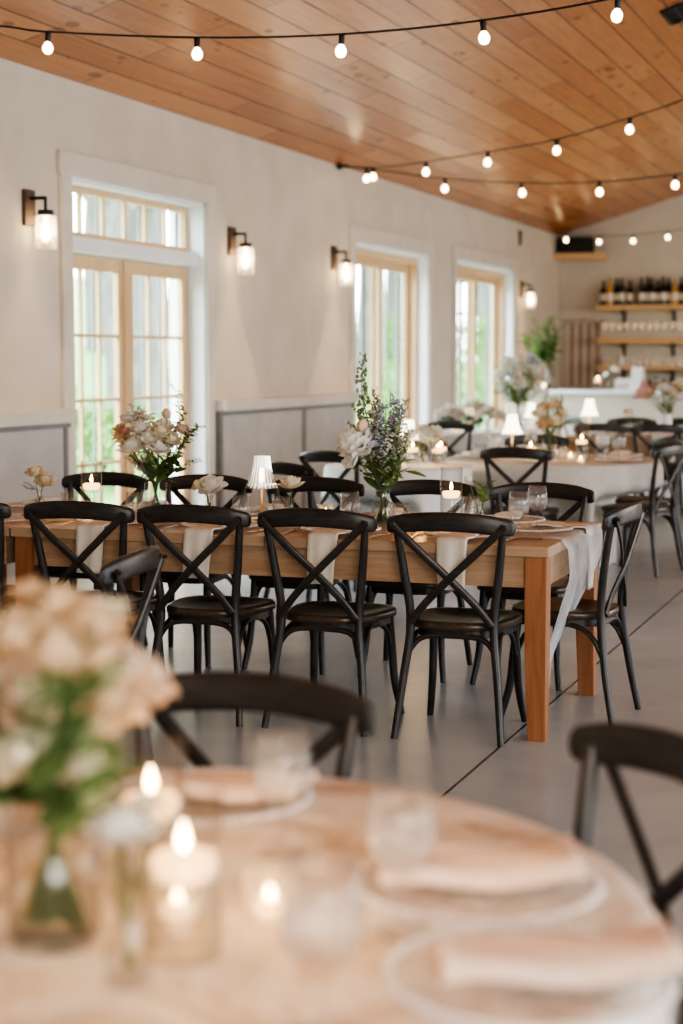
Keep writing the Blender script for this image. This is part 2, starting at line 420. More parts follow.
for ya, yb, hs in ((a, mid, 1), (mid, b, -1)):
    g = MB(); sash(g, ya+.004, yb-.004, .03, 2.20, .115, .10, .24, 3, 4); lf = g.build('leaf', M['oak_frame'], d1)
    pane(ya+.11, yb-.11, .26, 2.11, (X0+X1)/2, lf); q = MB()
    for k in (1, 2): y = ya+.119+(yb-ya-.238)*k/3; q.box((X0-.03, y-.006, .27), (X0-.022, y+.006, 2.10))
    q.build('outer_grille', M['grille_grey'], lf)
g = MB(); g.bbox((X1-.004, mid-.045, .03), (X1+.018, mid+.045, 2.20), .006); g.build('astragal', M['oak_frame'], d1)
g = MB(); g.bbox((X1, mid+.075, 1.0), (X1+.008, mid+.11, 1.17), .003); g.tube([(X1+.01, mid+.092, 1.08), (X1+.05, mid+.092, 1.08), (X1+.055, mid+.15, 1.08), (X1+.05, mid+.20, 1.075)], [.008, .008, .009, .007]); g.build('door_handle', M['steel'], d1)
g = MB(); g.bbox((WX-.24, a, 2.205), (WX-.03, b, 2.29), .008); g.bbox((WX-.20, a, 2.28), (WX-.06, b, 2.315), .006); g.build('transom_bar', M['white_trim'], d1)
g = MB(); sash(g, a, b, 2.31, h-.03, .055, .045, .045, 6, 1, .03); ts = g.build('transom', M['oak_frame'], d1)
pane(a+.05, b-.05, 2.35, h-.07, (X0+X1)/2, ts); q = MB()
for k in range(1, 6): y = a+.055+(b-a-.11)*k/6; q.box((X0-.03, y-.007, 2.355), (X0-.022, y+.007, h-.075))
q.box((X0-.03, b-.10, 2.355), (X0-.012, b-.055, h-.075)); q.build('outer_grille', M['grille_grey'], ts)
# doors 2 and 3: oak framed sliding glass doors
for i in (1, 2):
    a, b, h = ops[i]; a += .025; b -= .025; h -= .03
    d = bpy.data.objects.new('door_%d' % (i+1), None); COL.objects.link(d); d['kind'] = 'structure'
    g = MB(); g.bbox((WX-.26, a, .0), (WX-.11, a+.06, h), .004); g.bbox((WX-.26, b-.06, 0), (WX-.11, b, h), .004)
    g.bbox((WX-.26, a+.06, h-.07), (WX-.11, b-.06, h), .004); g.bbox((WX-.26, a+.06, 0), (WX-.11, b-.06, .04), .004); g.build('frame', M['oak_frame'], d)
    m = (a+b)/2
    for ya, yb, x in ((a+.06, m+.05, WX-.16), (m-.05, b-.06, WX-.22)):
        g = MB(); X0, X1 = x-.022, x+.022; sash(g, ya, yb, .04, h-.07, .10, .10, .16, 1, 1); pn = g.build('sliding_panel', M['oak_frame'], d)
        pane(ya+.09, yb-.09, .19, h-.16, x, pn)
    X0, X1 = WX-.30, WX-.265
    g = MB(); g.box((WX-.3, m-.21, .04), (WX-.27, m-.13, h-.07)); g.box((WX-.3, b-.24, .04), (WX-.27, b-.17, h-.07)); g.build('screen_stile', M['grey_strip'], d)
# ------------------------------------------------------------------ outside: lawn rising to a tree line
def lawn_z(x): return -.15 + max(0, (-x-9))*.20
g = MB(); nx, ny = 26, 30; vs = []; fs = []
for i in range(nx+1):
    for j in range(ny+1):
        x = -5.92 - 50*(i/nx)**1.3; y = -14 + 76*j/ny
        vs.append((x, y, lawn_z(x) + .12*math.sin(x*.7+y*.4)*min(1, (-x-6)/6)))
for i in range(nx):
    for j in range(ny): q = i*(ny+1)+j; fs.append((q, q+ny+1, q+ny+2, q+1))
g.add(vs, fs, True); struct('ground', g, M['lawn'])
g = MB(); g.bbox((-8.1, 2, -.16), (-5.91, 27, -.05), .01); struct('patio', g, M['gravel'])
def crown_mesh(seed, n, r, flat):
    rnd = random.Random(seed); g = MB()
    blobs = [(rnd.uniform(-.6,.6)*r, rnd.uniform(-.6,.6)*r, rnd.uniform(-.5,.6)*r*flat, rnd.uniform(.4,.62)*r) for _ in range(8)]
    for _ in range(n):
        bx_, by_, bz_, br_ = rnd.choice(blobs)
        d = Vector((rnd.gauss(0,1), rnd.gauss(0,1), rnd.gauss(0,1))).normalized()*br_*rnd.uniform(.75, 1.05)
        p = Vector((bx_, by_, bz_)) + d; s = rnd.uniform(.10, .2)*r*.36
        u = Vector((rnd.gauss(0,1), rnd.gauss(0,1), rnd.gauss(0,1))).normalized(); v = u.cross(Vector((rnd.gauss(0,1), rnd.gauss(0,1), rnd.gauss(0,1)))).normalized()
        g.add([p-u*s, p-v*s*.6, p+u*s, p+v*s*.6], [(0,1,2,3)])
    return g.mesh('crown', M['tree_leaf'])
CROWN = [crown_mesh(s, 2600, 2.4, .9) for s in (1, 2)]
SHRUB = crown_mesh(5, 1500, 1.0, .8)
def tree(x, y, hgt, r, k, label):
    t = thing('leafy_tree', label, 'tree', (x, y, lawn_z(x)-.05), random.uniform(0, 6), None)
    g = MB(); g.tube([(0,0,0), (.1,.05,hgt*.4), (0,.1,hgt*.75), (.15,0,hgt)], [r*1.3, r, r*.75, r*.4], 5, 10)
    for q in range(4):
        a = q*1.6; g.tube([(0,.05,hgt*(.5+.1*q)), (math.cos(a)*.7, math.sin(a)*.7, hgt*(.62+.1*q)), (math.cos(a)*1.5, math.sin(a)*1.5, hgt*(.8+.1*q))], [r*.45, r*.3, r*.1], 4, 7)
    g.build('trunk', M['bark'], t); put('crown', CROWN[k], t, (0,0,hgt), (0,0,k*1.3), (1.25,1.25,1.15))
tree(-12.5, 25.2, 5.6, .45, 0, 'thick grey trunked tree in front of the lawn seen through the french doors')
tree(-17.5, 33.5, 6.4, .30, 1, 'slender tree farther up the lawn behind the french doors')
tree(-12.9, 38.0, 5.6, .32, 0, 'tree on the lawn seen through the left pane of the first sliding door')
tree(-15.0, 47.0, 5.8, .30, 1, 'tree on the lawn seen through the right pane of the first sliding door')
tree(-15.4, 58.5, 5.8, .3, 0, 'tree on the lawn seen through the farthest sliding door')
tree(-20.5, 42.5, 7.0, .3, 1, 'tall tree at the top of the lawn beyond the french doors')
for k, (x, y, s, lab) in enumerate(((-9.6, 18.2, .8, 'low green shrub outside the left leaf of the french doors'), (-9.6, 29.6, 1.0, 'round green shrub outside the first sliding door'),
        (-9.9, 37.0, 1.0, 'round green shrub outside the farthest sliding door'), (-13.5, 42.5, 1.5, 'wide shrub higher on the lawn outside the first sliding door'), (-13.5, 52.5, 1.6, 'wide shrub high on the lawn outside the farthest sliding door'))):
    t = thing('garden_shrub', lab, 'shrub', (x, y, lawn_z(x)), k)
    put('foliage', SHRUB, t, (0,0,.62*s), (0,0,0), (s, s, s*.85)); g = MB()
    for q in range(4): g.tube([(.05*q,0,0), (math.cos(q*1.6)*.25*s, math.sin(q*1.6)*.25*s, .6*s)], [.03,.015], 2, 6)
    g.build('stem', M['bark'], t)
t = thing('porch_lantern', 'black square lantern hung outside the farthest sliding glass door', 'lantern', (WX-.75, 22.95, 2.55))
g = MB(); g.bbox((-.13,-.13,-.02), (.13,.13,.02), .006); g.bbox((-.13,-.13,-.46), (.13,.13,-.43), .006)
for sx in (-1, 1):
    for sy in (-1, 1): g.box((sx*.12-.012, sy*.12-.012, -.45), (sx*.12+.012, sy*.12+.012, 0))
g.prism([(-.1,-.1), (.1,-.1), (.1,.1), (-.1,.1)], .02, .08); g.build('lantern_frame', M['black_metal'], t)
g = MB(); g.box((-.108,-.108,-.43), (.108,.108,-.02)); g.build('lantern_glass', M['pane_glass'], t)
g = MB(); g.tube([(0,0,.08), (0,0,.5)], .012); g.tube([(0,0,.5), (.45,0,.5)], .012); g.build('hanger', M['black_metal'], t)

# ------------------------------------------------------------------ wall sconces, speaker, vents
def make_sconce():
    t = thing('wall_sconce', '', 'wall lamp')
    g = MB(); g.bbox((0,-.065,-.115), (.028,.065,.115), .005); g.build('back_plate', M['sconce_wood'], t)
    g = MB(); g.tube([(.02,0,.06), (.135,0,.06)], .011, 1, 8); g.tube([(.135,0,.068), (.135,0,-.03)], .011, 1, 8)
    g.lathe([(.0,-.015), (.05,-.018), (.052,-.05), (.045,-.056), (0,-.056)], 20, Matrix.Translation((.135,0,0))); g.build('arm', M['black_metal'], t)
    g = MB(); g.lathe([(.05,-.05), (.064,-.06), (.068,-.085), (.065,-.092), (.068,-.10), (.065,-.107), (.068,-.115), (.068,-.265), (.065,-.266), (.065,-.118), (.062,-.107), (.065,-.098), (.062,-.091), (.065,-.083), (.061,-.064), (.047,-.053)], 24, Matrix.Translation((.135,0,0))); g.build('jar_shade', M['sconce_glass'], t)
    g = MB(); g.lathe([(.0,-.22), (.02,-.21), (.033,-.18), (.03,-.15), (.016,-.1), (.013,-.056), (0,-.056)], 14, Matrix.Translation((.135,0,0))); g.build('bulb', M['filament2'], t)
    return t
glow('filament2', (1.0,.78,.48), 85)
for y, lab in ((9.70, 'wall sconce with jar shade left of the french doors'), (12.98, 'wall sconce with jar shade just right of the french doors'),
               (15.45, 'wall sconce with jar shade just left of the first sliding door'), (23.05, 'wall sconce with jar shade nearest the far corner of the room')):
    place('sconce', make_sconce, (WX, y, 2.44), 0, lab, 'wall lamp', 'jar wall sconces on the left wall')
    for typ, e in (('POINT', 75), ('SPOT', 38)):
        l = bpy.data.lights.new('sconce_light', typ); l.energy = e; l.color = (1.0,.70,.42); l.shadow_soft_size = .03
        if typ == 'SPOT': l.spot_size = math.radians(70); l.spot_blend = .18; l.shadow_soft_size = .012
        o = bpy.data.objects.new('sconce_light', l); COL.objects.link(o); o.location = (WX+.135, y, 2.27 if typ == 'POINT' else 2.20)
g = MB(); g.bbox((0,-.035,-.1), (.03,.035,.1), .006); o = g.build('wall_sensor', M['sconce_wood'], None, (WX, 22.92, 3.13)); tag(o, 'small dark sensor box high on the left wall above the last sconce', 'sensor')
t = thing('corner_shelf', 'short wooden shelf high in the far left corner carrying a black speaker', 'shelf', (WX, FY-.42, 2.95))
g = MB(); g.bbox((0,0,0), (.72,.42,.10), .006); g.build('shelf_board', M['oak_shelf'], t)
t = thing('loudspeaker', 'black loudspeaker on the corner shelf under the ceiling', 'speaker', (WX+.05, FY-.38, 3.05))
g = MB(); g.prism([(.0,.05), (.48,.05), (.48,.34), (.0,.34)], 0, .235); g.build('cabinet', M['speaker_black'], t)
g = MB(); g.bbox((.015,.03,.012), (.465,.052,.223), .008); g.build('grille', M['black_metal'], t)
t = thing('ceiling_vent', 'black slotted air vent in the wood ceiling at top right', 'vent', (-2.33, 14.3, 4.318)); t.rotation_euler = (0, -SL, 0)
g = MB(); g.box((0,0,0), (.95,.56,.02)); g.build('backing', M['speaker_black'], t)
g = MB()
for a, b in (((0,0), (.95,.03)), ((0,.53), (.95,.56)), ((0,0), (.03,.56)), ((.92,0), (.95,.56))): g.box((a[0], a[1], -.016), (b[0], b[1], 0))
for k in range(7): x = .1+.125*k; g.box((x, .05, -.012), (x+.03, .51, 0))
g.build('grille', M['black_metal'], t)
t = thing('wall_grille', 'tall slatted brown grille on the far wall left of the bar shelves', 'grille', (-5.48, FY, 1.08))
g = MB(); g.box((0,-.02,0), (.56,0,1.0)); g.build('backing', M['grille_brown'], t)
g = MB()
for k in range(5): g.box((.0+.128*k, -.04, 0), (.045+.128*k, -.02, 1.0))
g.box((0,-.04,.96), (.56,-.02,1.0)); g.build('slats', M['cream_trim'], t)

# ------------------------------------------------------------------ string lights
def make_bulb():
    s = MB(); s.lathe([(0,0), (.0145,0), (.0155,-.012), (.0145,-.042), (.0125,-.05), (0,-.05)], 12)
    b = MB(); b.lathe([(.0,-.05), (.0125,-.05), (.0145,-.055), (.0215,-.063), (.0265,-.075), (.027,-.086), (.0225,-.100), (.013,-.109), (0,-.112)], 16)
    return s.mesh('bulb_socket', M['black_metal']), b.mesh('bulb', M['bulb_glow'])
SOCK, BULB = make_bulb()
def string_lights(pts, bulbs, label, sc=1.0, anchor=None):
    t = thing('string_lights', label, 'string lights', pts[0], 0, None); o0 = Vector(pts[0])
    g = MB(); g.tube([Vector(p)-o0 for p in pts], .0055, 8, 6); g.build('cable', M['black_metal'], t)
    for b in bulbs:
        s = put('bulb_socket', SOCK, t, Vector(b)-o0, (random.uniform(-.08,.08), random.uniform(-.08,.08), 0), sc); put('bulb', BULB, s)
    if anchor:
        g = MB(); g.bbox((0,-.03,-.03), (.03,.03,.03), .006); g.tube([(.02,0,0), (.1,0,0)], .012); g.build('wall_hook', M['black_metal'], t)
string_lights([(-5.59,8.0,3.33), (-4.762,8.0,3.22), (-4.477,8.0,3.172), (-3.628,8.0,3.090), (-2.852,8.0,3.058), (-2.141,8.0,3.078), (-1.497,8.0,3.140), (-.7,8.0,3.26), (.1,8,3.43), (.9,8,3.65), (1.7,8,3.9), (2.4,8,4.2), (2.9,8,4.42), (3.4,8,4.62)],
    [(-5.33,8,3.30), (-4.477,8,3.170), (-3.628,8,3.088), (-2.852,8,3.056), (-2.141,8,3.076), (-1.497,8,3.138), (-.7,8,3.255), (.1,8,3.425), (.9,8,3.645)], 'nearest string of round bulbs crossing the ceiling at the top')
string_lights([(-5.58,15.55,3.32), (-5.1,15.35,3.27), (-4.494,14.86,3.245), (-3.802,14.41,3.255), (-3.089,13.91,3.27), (-2.398,13.38,3.342), (-1.94,13.0,3.40), (-1.2,12.5,3.55), (-.4,12,3.8), (.5,11.4,4.2), (1.1,11,4.6)],
    [(-5.18,15.40,3.277), (-4.494,14.86,3.243), (-3.802,14.41,3.253), (-3.089,13.91,3.268), (-2.398,13.38,3.34), (-1.65,12.82,3.455)], 'bulb string rising to the upper right from the wall hook', 1.1, True)
string_lights([(-5.58,15.5,3.31), (-5.273,15.5,3.28), (-4.503,15.5,3.16), (-3.765,15.5,3.095), (-3.05,15.5,3.08), (-2.366,15.5,3.12), (-1.6,15.5,3.2), (-.8,15.5,3.36), (0,15.5,3.6), (.8,15.5,3.9), (1.5,15.5,4.3)],
    [(-5.273,15.5,3.278), (-4.503,15.5,3.158), (-3.765,15.5,3.093), (-3.05,15.5,3.078), (-2.366,15.5,3.118), (-1.6,15.5,3.198), (-.8,15.5,3.355)], 'bulb string sagging level to the right from the wall hook', 1.12)
string_lights([(-5.55,24.5,3.33), (-5.293,24.5,3.29), (-4.811,24.5,3.25), (-4.322,24.5,3.25), (-3.826,24.5,3.29), (-3.3,24.5,3.36), (-2.7,24.5,3.5), (-2,24.5,3.75), (-1.2,24.5,4.1)],
    [(-5.293,24.5,3.285), (-4.811,24.5,3.248), (-4.322,24.5,3.248), (-3.826,24.5,3.288), (-3.3,24.5,3.36), (-2.7,24.5,3.5)], 'farthest bulb string in front of the bar wall', 1.05)

# ------------------------------------------------------------------ bar and back shelves
t = thing('bar_counter', 'long white plastered bar counter with pale blue grey top across the far end', 'bar', (0, 22.0, 0))
g = MB(); g.box((WX+.02, .08, 0), (2.5, .68, 1.03)); g.build('bar_front', M['bar_front'], t)
g = MB(); g.bbox((WX+.005, 0, 1.03), (2.6, .78, 1.08), .006); g.build('counter_top', M['bar_top'], t)
BZ = 1.08
SHX = -4.97
for z, th, lab in ((2.285, .085, 'top wooden bar shelf lined with bottles'), (1.80, .09, 'middle wooden bar shelf lined with stemmed glasses'), (1.385, .065, 'lowest wooden bar shelf lined with short glasses')):
    t = thing('bar_shelf', lab, 'shelf', (SHX, FY, z-th), 0, None)
    g = MB(); g.bbox((0,-.32,0), (4.4,0,th), .006); g.build('shelf_board', M['oak_shelf'], t)
    for x in (.37, 1.10, 1.85, 2.6, 3.4):
        g = MB(); g.prism([(0,0), (.28,0), (.28,-.02), (.03,-.05), (.03,-.30), (0,-.30)], -.018, .018); o = g.build('bracket', M['black_metal'], t, (x, 0, 0)); o.rotation_euler = (PI/2, 0, -PI/2)
t = thing('back_counter', 'dark wooden back counter below the bar shelves', 'counter', (SHX-.02, FY-.03, 0))
g = MB(); g.box((0,-.6,0), (4.5,0,.86)); g.build('cabinet', M['sconce_wood'], t); g = MB(); g.bbox((-.02,-.63,.86), (4.5,0,.90), .004); g.build('counter_top', M['oak_shelf'], t)
def bottle_meshes(kind):
    prof = {'wine': [(0,0), (.037,0), (.038,.006), (.038,.19), (.034,.215), (.016,.245), (.0145,.30), (.016,.302), (.016,.315), (0,.315)],
            'spirit': [(0,0), (.042,0), (.044,.01), (.044,.17), (.036,.19), (.015,.205), (.014,.25), (.019,.252), (.019,.285), (0,.285)],
            'fizz': [(0,0), (.043,0), (.044,.008), (.044,.15), (.036,.2), (.018,.26), (.017,.305), (.019,.315), (.017,.33), (0,.33)]}[kind]
    g = MB(); g.lathe(prof, 18); l = MB(); r = prof[2][0]+.001; l.lathe([(r,.05), (r+.0005,.052), (r+.0005,.135), (r,.137)], 18)
    return g, l, r
BM = {}
for kind in ('wine', 'spirit', 'fizz'):
    for mt in ('bottle_dark', 'bottle_amber'):
        g, l, r = bottle_meshes(kind); BM[kind, mt] = (g.mesh('bottle', M[mt]), l.mesh('paper_label', M['label_paper']))
ordn = ['first', 'second', 'third', 'fourth', 'fifth', 'sixth', 'seventh', 'eighth', 'ninth', 'tenth', 'eleventh', 'twelfth', 'thirteenth', 'fourteenth', 'fifteenth', 'sixteenth']
bl = [(.07,'spirit',0), (.17,'fizz',1), (.265,'wine',0), (.345,'wine',0), (.465,'spirit',0), (.64,'wine',0), (.725,'fizz',0), (.795,'wine',0), (.875,'spirit',0), (.96,'fizz',0), (1.03,'wine',0), (1.13,'spirit',1), (1.22,'wine',0), (1.31,'fizz',0)]
for i, (x, k, am) in enumerate(bl):
    me, lb = BM[k, 'bottle_amber' if am else 'bottle_dark']
    o = thing('liquor_bottle', '%s bottle from the left on the top bar shelf, %s glass with a paper label' % (ordn[i], 'amber' if am else 'dark'), 'bottle', (SHX+x, FY-.14-.05*(i % 2), 2.285), 0, 'bottles on the top bar shelf')
    put('glass_body', me, o, sc=1.24); put('paper_label', lb, o, sc=1.24)
def stem_glass_mesh():
    g = MB(); g.lathe([(.032,0), (.033,.003), (.006,.008), (.0045,.02), (.0045,.085), (.012,.095), (.036,.12), (.042,.15), (.036,.20), (.034,.20), (.040,.15), (.034,.122), (.008,.098)], 16); return g
def tumbler_mesh(r=.036, h=.10):
    g = MB(); g.lathe([(0,.0), (r*.88,0), (r*.9,.004), (r,h), (r-.002,h), (r*.86,.012), (0,.012)], 18); return g
SG = stem_glass_mesh().mesh('stemware', M['bar_glass']); TG = tumbler_mesh().mesh('tumbler', M['bar_glass'])
for i in range(12):
    o = put('wine_glass', SG, None, (SHX+.09+.112*i, FY-.16, 1.80), sc=1.15); tag(o, '%s stemmed glass from the left on the middle bar shelf' % ordn[i], 'glass', 'stemmed glasses on the middle bar shelf')
for i in range(13):
    o = put('tumbler', TG, None, (SHX+.12+.098*i, FY-.15, 1.385), sc=1.35); tag(o, '%s short tumbler from the left on the lowest bar shelf' % ordn[i], 'glass', 'tumblers on the lowest bar shelf')
o = thing('salt_shaker_bottle', 'slim white bottle among the tumblers on the lowest bar shelf', 'bottle', (SHX+.38, FY-.26, 1.385)); o.name = 'slim_bottle'
g = MB(); g.lathe([(0,0), (.025,0), (.027,.01), (.027,.12), (.012,.15), (.012,.19), (0,.19)], 14); g.build('glass_body', M['appliance_white'], o)
for i, x in enumerate((.62, .72, .80, .90, 1.0, 1.12, 1.24)):
    o = thing('liquor_bottle', '%s bottle from the left on the back counter under the shelves' % ordn[i], 'bottle', (SHX+x, FY-.3, .90), 0, 'bottles on the back counter')
    me, lb = BM['wine' if i % 2 else 'spirit', 'bottle_dark']; put('glass_body', me, o); put('paper_label', lb, o)
t = thing('bar_appliance', 'white boxy drinks machine with a raised right tower on the bar counter', 'machine', (-4.14, 22.28, BZ))
g = MB(); g.bbox((0,0,0), (.32,.26,.13), .012); g.bbox((.21,.02,.11), (.35,.26,.30), .012); g.bbox((.02,.02,.125), (.2,.22,.15), .006); g.build('housing', M['appliance_white'], t)
g = MB(); g.bbox((.03,-.008,.03), (.19,.003,.09), .003); g.build('drip_tray', M['steel'], t)

# ------------------------------------------------------------------ cross back chair (faces +Y)
CM = {}
def chair_meshes():
    for s in (-1, 1):
        g = MB(); g.tube([(s*.213,-.262,0), (s*.190,-.222,.22), (s*.166,-.195,.45), (s*.187,-.212,.64), (s*.212,-.246,.835)], [.0135,.0165,.018,.0165,.015], 6, 12); CM['rear', s] = g.mesh('leg', M['chair_wood_z'])
        g = MB(); g.tube([(s*.168,.150,.43), (s*.175,.168,.26), (s*.183,.182,.13), (s*.200,.215,0)], [.0175,.0175,.016,.0135], 6, 12); CM['front', s] = g.mesh('leg', M['chair_wood_z'])
        g = MB(); g.strip([(-s*.222,-.268,.842), (-s*.12,-.262,.745), (0,-.245+s*.005,.632), (s*.10,-.226,.532), (s*.163,-.214,.452)], .030, .0095, (0,-1,.15), 6, c=.2)
        g.tube([(-s*.222,-.284,.842), (-s*.222,-.262,.842)], .006, 1, 8); CM['brace', s] = g.mesh('cross_brace', M['chair_wood'])
        g = MB(); g.tube([(s*.181,-.208,.275), (s*.177,-.165,.355), (s*.168,-.09,.398), (s*.16,.03,.400), (s*.168,.11,.365), (s*.174,.150,.285)], .0105, 5, 9); CM['arch', s] = g.mesh('leg_arch', M['chair_wood'])
    g = MB(); g.tube([(-.184,-.212,.275), (-.168,-.195,.345), (-.115,-.183,.395), (0,-.180,.403), (.115,-.183,.395), (.168,-.195,.345), (.184,-.212,.275)], .0115, 6, 10); CM['arch', 0] = g.mesh('leg_arch', M['chair_wood'])
    # bowed top rail, rounded scroll ends, crown slightly arched
    g = MB(); prof = []
    for k in range(16):
        a = 2*PI*k/16; c, s_ = math.cos(a), math.sin(a)
        prof.append((.0135*math.copysign(abs(c)**.6, c), .037*math.copysign(abs(s_)**.6, s_)))
    pts = [(-.252,-.226,.834), (-.247,-.230,.834), (-.234,-.239,.835), (-.17,-.262,.846), (-.085,-.278,.854), (0,-.284,.857), (.085,-.278,.854), (.17,-.262,.846), (.234,-.239,.835), (.247,-.230,.834), (.252,-.226,.834)]
    g.sweep(pts, prof, [.35,.62,.84,.97,1,1,1,.97,.84,.62,.35], (0,0,1), 5); CM['rail'] = g.mesh('top_rail', M['chair_wood'])
    # dished seat
    def outline(f):
        out = []
        for k in range(36):
            a = 2*PI*k/36; c, s_ = math.cos(a), math.sin(a); n = .62
            y = .212*math.copysign(abs(s_)**n, s_); wd = .205+.028*(y/.21)
            out.append((f*wd*math.copysign(abs(c)**n, c), f*y))
        return out
    rings = [(.90,.424), (1.0,.428), (1.0,.448), (.975,.458), (.90,.458), (.6,.448), (.25,.445)]
    vs = []; fs = []
    for f, z in rings: vs += [(x, y, z) for x, y in outline(f)]
    for i in range(len(rings)-1):
        for j in range(36): fs.append((i*36+j, i*36+(j+1)%36, (i+1)*36+(j+1)%36, (i+1)*36+j))
    fs.append(tuple(range(36))[::-1]); fs.append(tuple(range((len(rings)-1)*36, len(rings)*36)))
    g = MB(); g.add(vs, fs, True); CM['seat'] = g.mesh('seat', M['chair_seat'])
    g = MB(); o = outline(.90); i_ = outline(.80); vs = [(x,y,.395) for x,y in o]+[(x,y,.426) for x,y in o]+[(x,y,.395) for x,y in i_]+[(x,y,.426) for x,y in i_]
    fs = []
    for j in range(36): k = (j+1)%36; fs += [(j,k,36+k,36+j), (72+k,72+j,108+j,108+k), (k,j,72+j,72+k)]
    g.add(vs, fs, False); CM['frame'] = g.mesh('seat_frame', M['chair_wood'])
chair_meshes()
def make_chair():
    t = thing('cross_back_chair', '', 'chair')
    put('seat', CM['seat'], t); put('seat_frame', CM['frame'], t); put('top_rail', CM['rail'], t)
    for s in (-1, 1):
        put('leg', CM['rear', s], t); put('leg', CM['front', s], t); put('cross_brace', CM['brace', s], t); put('leg_arch', CM['arch', s], t)
    put('leg_arch', CM['arch', 0], t); return t
def chair(x, y, deg, label, group=None, sc=1.0):
    """deg: heading the sitter faces, 0 = +Y, 90 = -X"""
    return place('chair', make_chair, (x, y, 0), math.radians(deg), label, 'chair', group, sc)
FT = 'chairs along the wooden farmhouse table'
nx_ = [(-3.965, 'black cross back chair cut by the left edge, near side of the farmhouse table'), (-3.39, 'black cross back chair, second from the left on the near side of the farmhouse table'),
       (-2.86, 'black cross back chair, third from the left on the near side of the farmhouse table'), (-2.325, 'black cross back chair, second from the right on the near side of the farmhouse table'),
       (-1.79, 'black cross back chair on the near side of the farmhouse table beside the corner leg')]
for (x, lab), r in zip(nx_, (1, 1.5, -1, -2, 1)): chair(x, 6.475, r, lab, FT)
fx = [(-4.10, 'dark chair at the far side of the farmhouse table behind the left tall candle cylinder'), (-3.52, 'dark chair at the far side of the farmhouse table just right of the left bouquet'),
      (-2.93, 'dark chair at the far side of the farmhouse table behind the ribbed table lamp'), (-2.35, 'dark chair at the far side of the farmhouse table behind the right candle cylinder'),
      (-1.80, 'dark chair at the far right corner of the farmhouse table behind the two goblets')]
for (x, lab), r in zip(fx, (178, 181, 180, 182, 179)): chair(x, 7.60, r, lab, FT)
chair(-1.475, 6.90, 86, 'black cross back chair at the right end of the farmhouse table')
chair(-1.20, 2.59, 180, 'black chair facing the camera across the foreground table, blurred')
chair(-.585, 2.42, 131, 'blurred black chair at the right edge of the foreground table')
chair(-2.60, 4.66, 98, 'blurred black chair behind the foreground flowers with its rail catching light')

# ------------------------------------------------------------------ farmhouse tables
def farm_table(x0, x1, y0, y1, label, top=.76, group=None, inset=0):
    cx, cy = (x0+x1)/2, (y0+y1)/2; hx, hy = (x1-x0)/2, (y1-y0)/2
    t = thing('farmhouse_table', label, 'table', (cx, cy, 0), 0, group)
    g = MB(); g.bbox((-hx, -hy, top-.042), (hx, hy, top), .004); g.build('tabletop', M['table_planks'], t)
    g = MB(); a, b = hx-.03, hy-.03
    g.box((-a, -b, top-.165), (a, -b+.025, top-.042)); g.box((-a, b-.025, top-.165), (a, b, top-.042))
    g.box((-a, -b+.025, top-.165), (-a+.025, b-.025, top-.042)); g.box((a-.025, -b+.025, top-.165), (a, b-.025, top-.042)); g.build('apron', M['table_wood_x'], t)
    for sx in (-1, 1):
        for sy in (-1, 1):
            g = MB(); vs = []; 
            for z, q in ((0, .068), (.35, .082), (top-.043, .086)):
                for ux, uy in ((0,0), (1,0), (1,1), (0,1)): vs.append((ux*q, uy*q, z))
            fs = [(3,2,1,0), (8,9,10,11)]
            for i in (0, 4):
                for j in range(4): fs.append((i+j, i+(j+1)%4, i+4+(j+1)%4, i+4+j))
            bm = bmesh.new(); bv = [bm.verts.new((-sx*v[0], -sy*v[1], v[2])) for v in vs]
            for f in fs: bm.faces.new([bv[k] for k in (f if sx*sy > 0 else f[::-1])])
            bmesh.ops.bevel(bm, geom=[e for e in bm.edges if abs(e.verts[0].co.z-e.verts[1].co.z) > .1], offset=.004, segments=2, affect='EDGES')
            g.from_bm(bm); g.build('leg', M['table_leg'], t, (sx*(hx-.012)-(inset if sx > 0 else 0), sy*(hy-.012), 0))
    return t
farm_table(-3.76, -1.42, 6.33, 7.38, 'honey wood farmhouse table with square tapered legs, set for dinner mid room')
farm_table(-5.42, -3.77, 6.33, 7.38, 'farmhouse table continuing past the left edge of the picture', inset=.62)
farm_table(-3.36, -1.0, 15.62, 16.70, 'distant farmhouse table below the bar under a white runner')
TZ = .76
# gauze runner laid along the middle and hanging off the right end
def runner(name, label, x0, x1, yc, half, drop, mat, cat='table runner'):
    ny = 14; vs = []; fs = []; L0 = x1-x0
    S = [L0*k/40 for k in range(41)] + ([L0+drop*k/18 for k in range(1, 19)] if drop else []); nx = len(S)-1
    for s in S:
        for j in range(ny+1):
            v = j/ny*2-1; hw = half*(1+.06*math.sin(s*5)); y = yc+v*hw
            rip = .004*math.sin(s*17+v*4)+.003*math.sin(s*31-v*9)
            if s <= L0: p = (x0+s, y, TZ+.006+abs(rip)*.8)
            else:
                d = s-L0; k = d/max(drop, .01); e = k*k*(3-2*k)     # the fall swings towards the near leg and bunches up
                yy = y+(yc-.27+v*.10-y)*min(1, e*1.15)
                p = (x1+.024+.015*math.sin(min(1, d*8))-.15*max(0, e-.12)+.014*math.sin(v*11+1+k*2)*min(1, k*3), yy+.012*math.sin(v*9)*k, TZ+.012-d*(1-.10*v))
            vs.append(p)
    for i in range(nx):
        for j in range(ny): q = i*(ny+1)+j; fs.append((q, q+ny+1, q+ny+2, q+1))
    g = MB(); g.add(vs, fs, True); return tag(g.build(name, mat), label, cat)
runner('table_runner', 'sheer white gauze runner along the farmhouse table, hanging off its right end', -5.40, -1.42, 6.90, .34, .70, M['gauze'])
runner('table_runner', 'white runner down the distant farmhouse table below the bar', -3.34, -1.02, 16.15, .40, .0, M['white_cloth'])

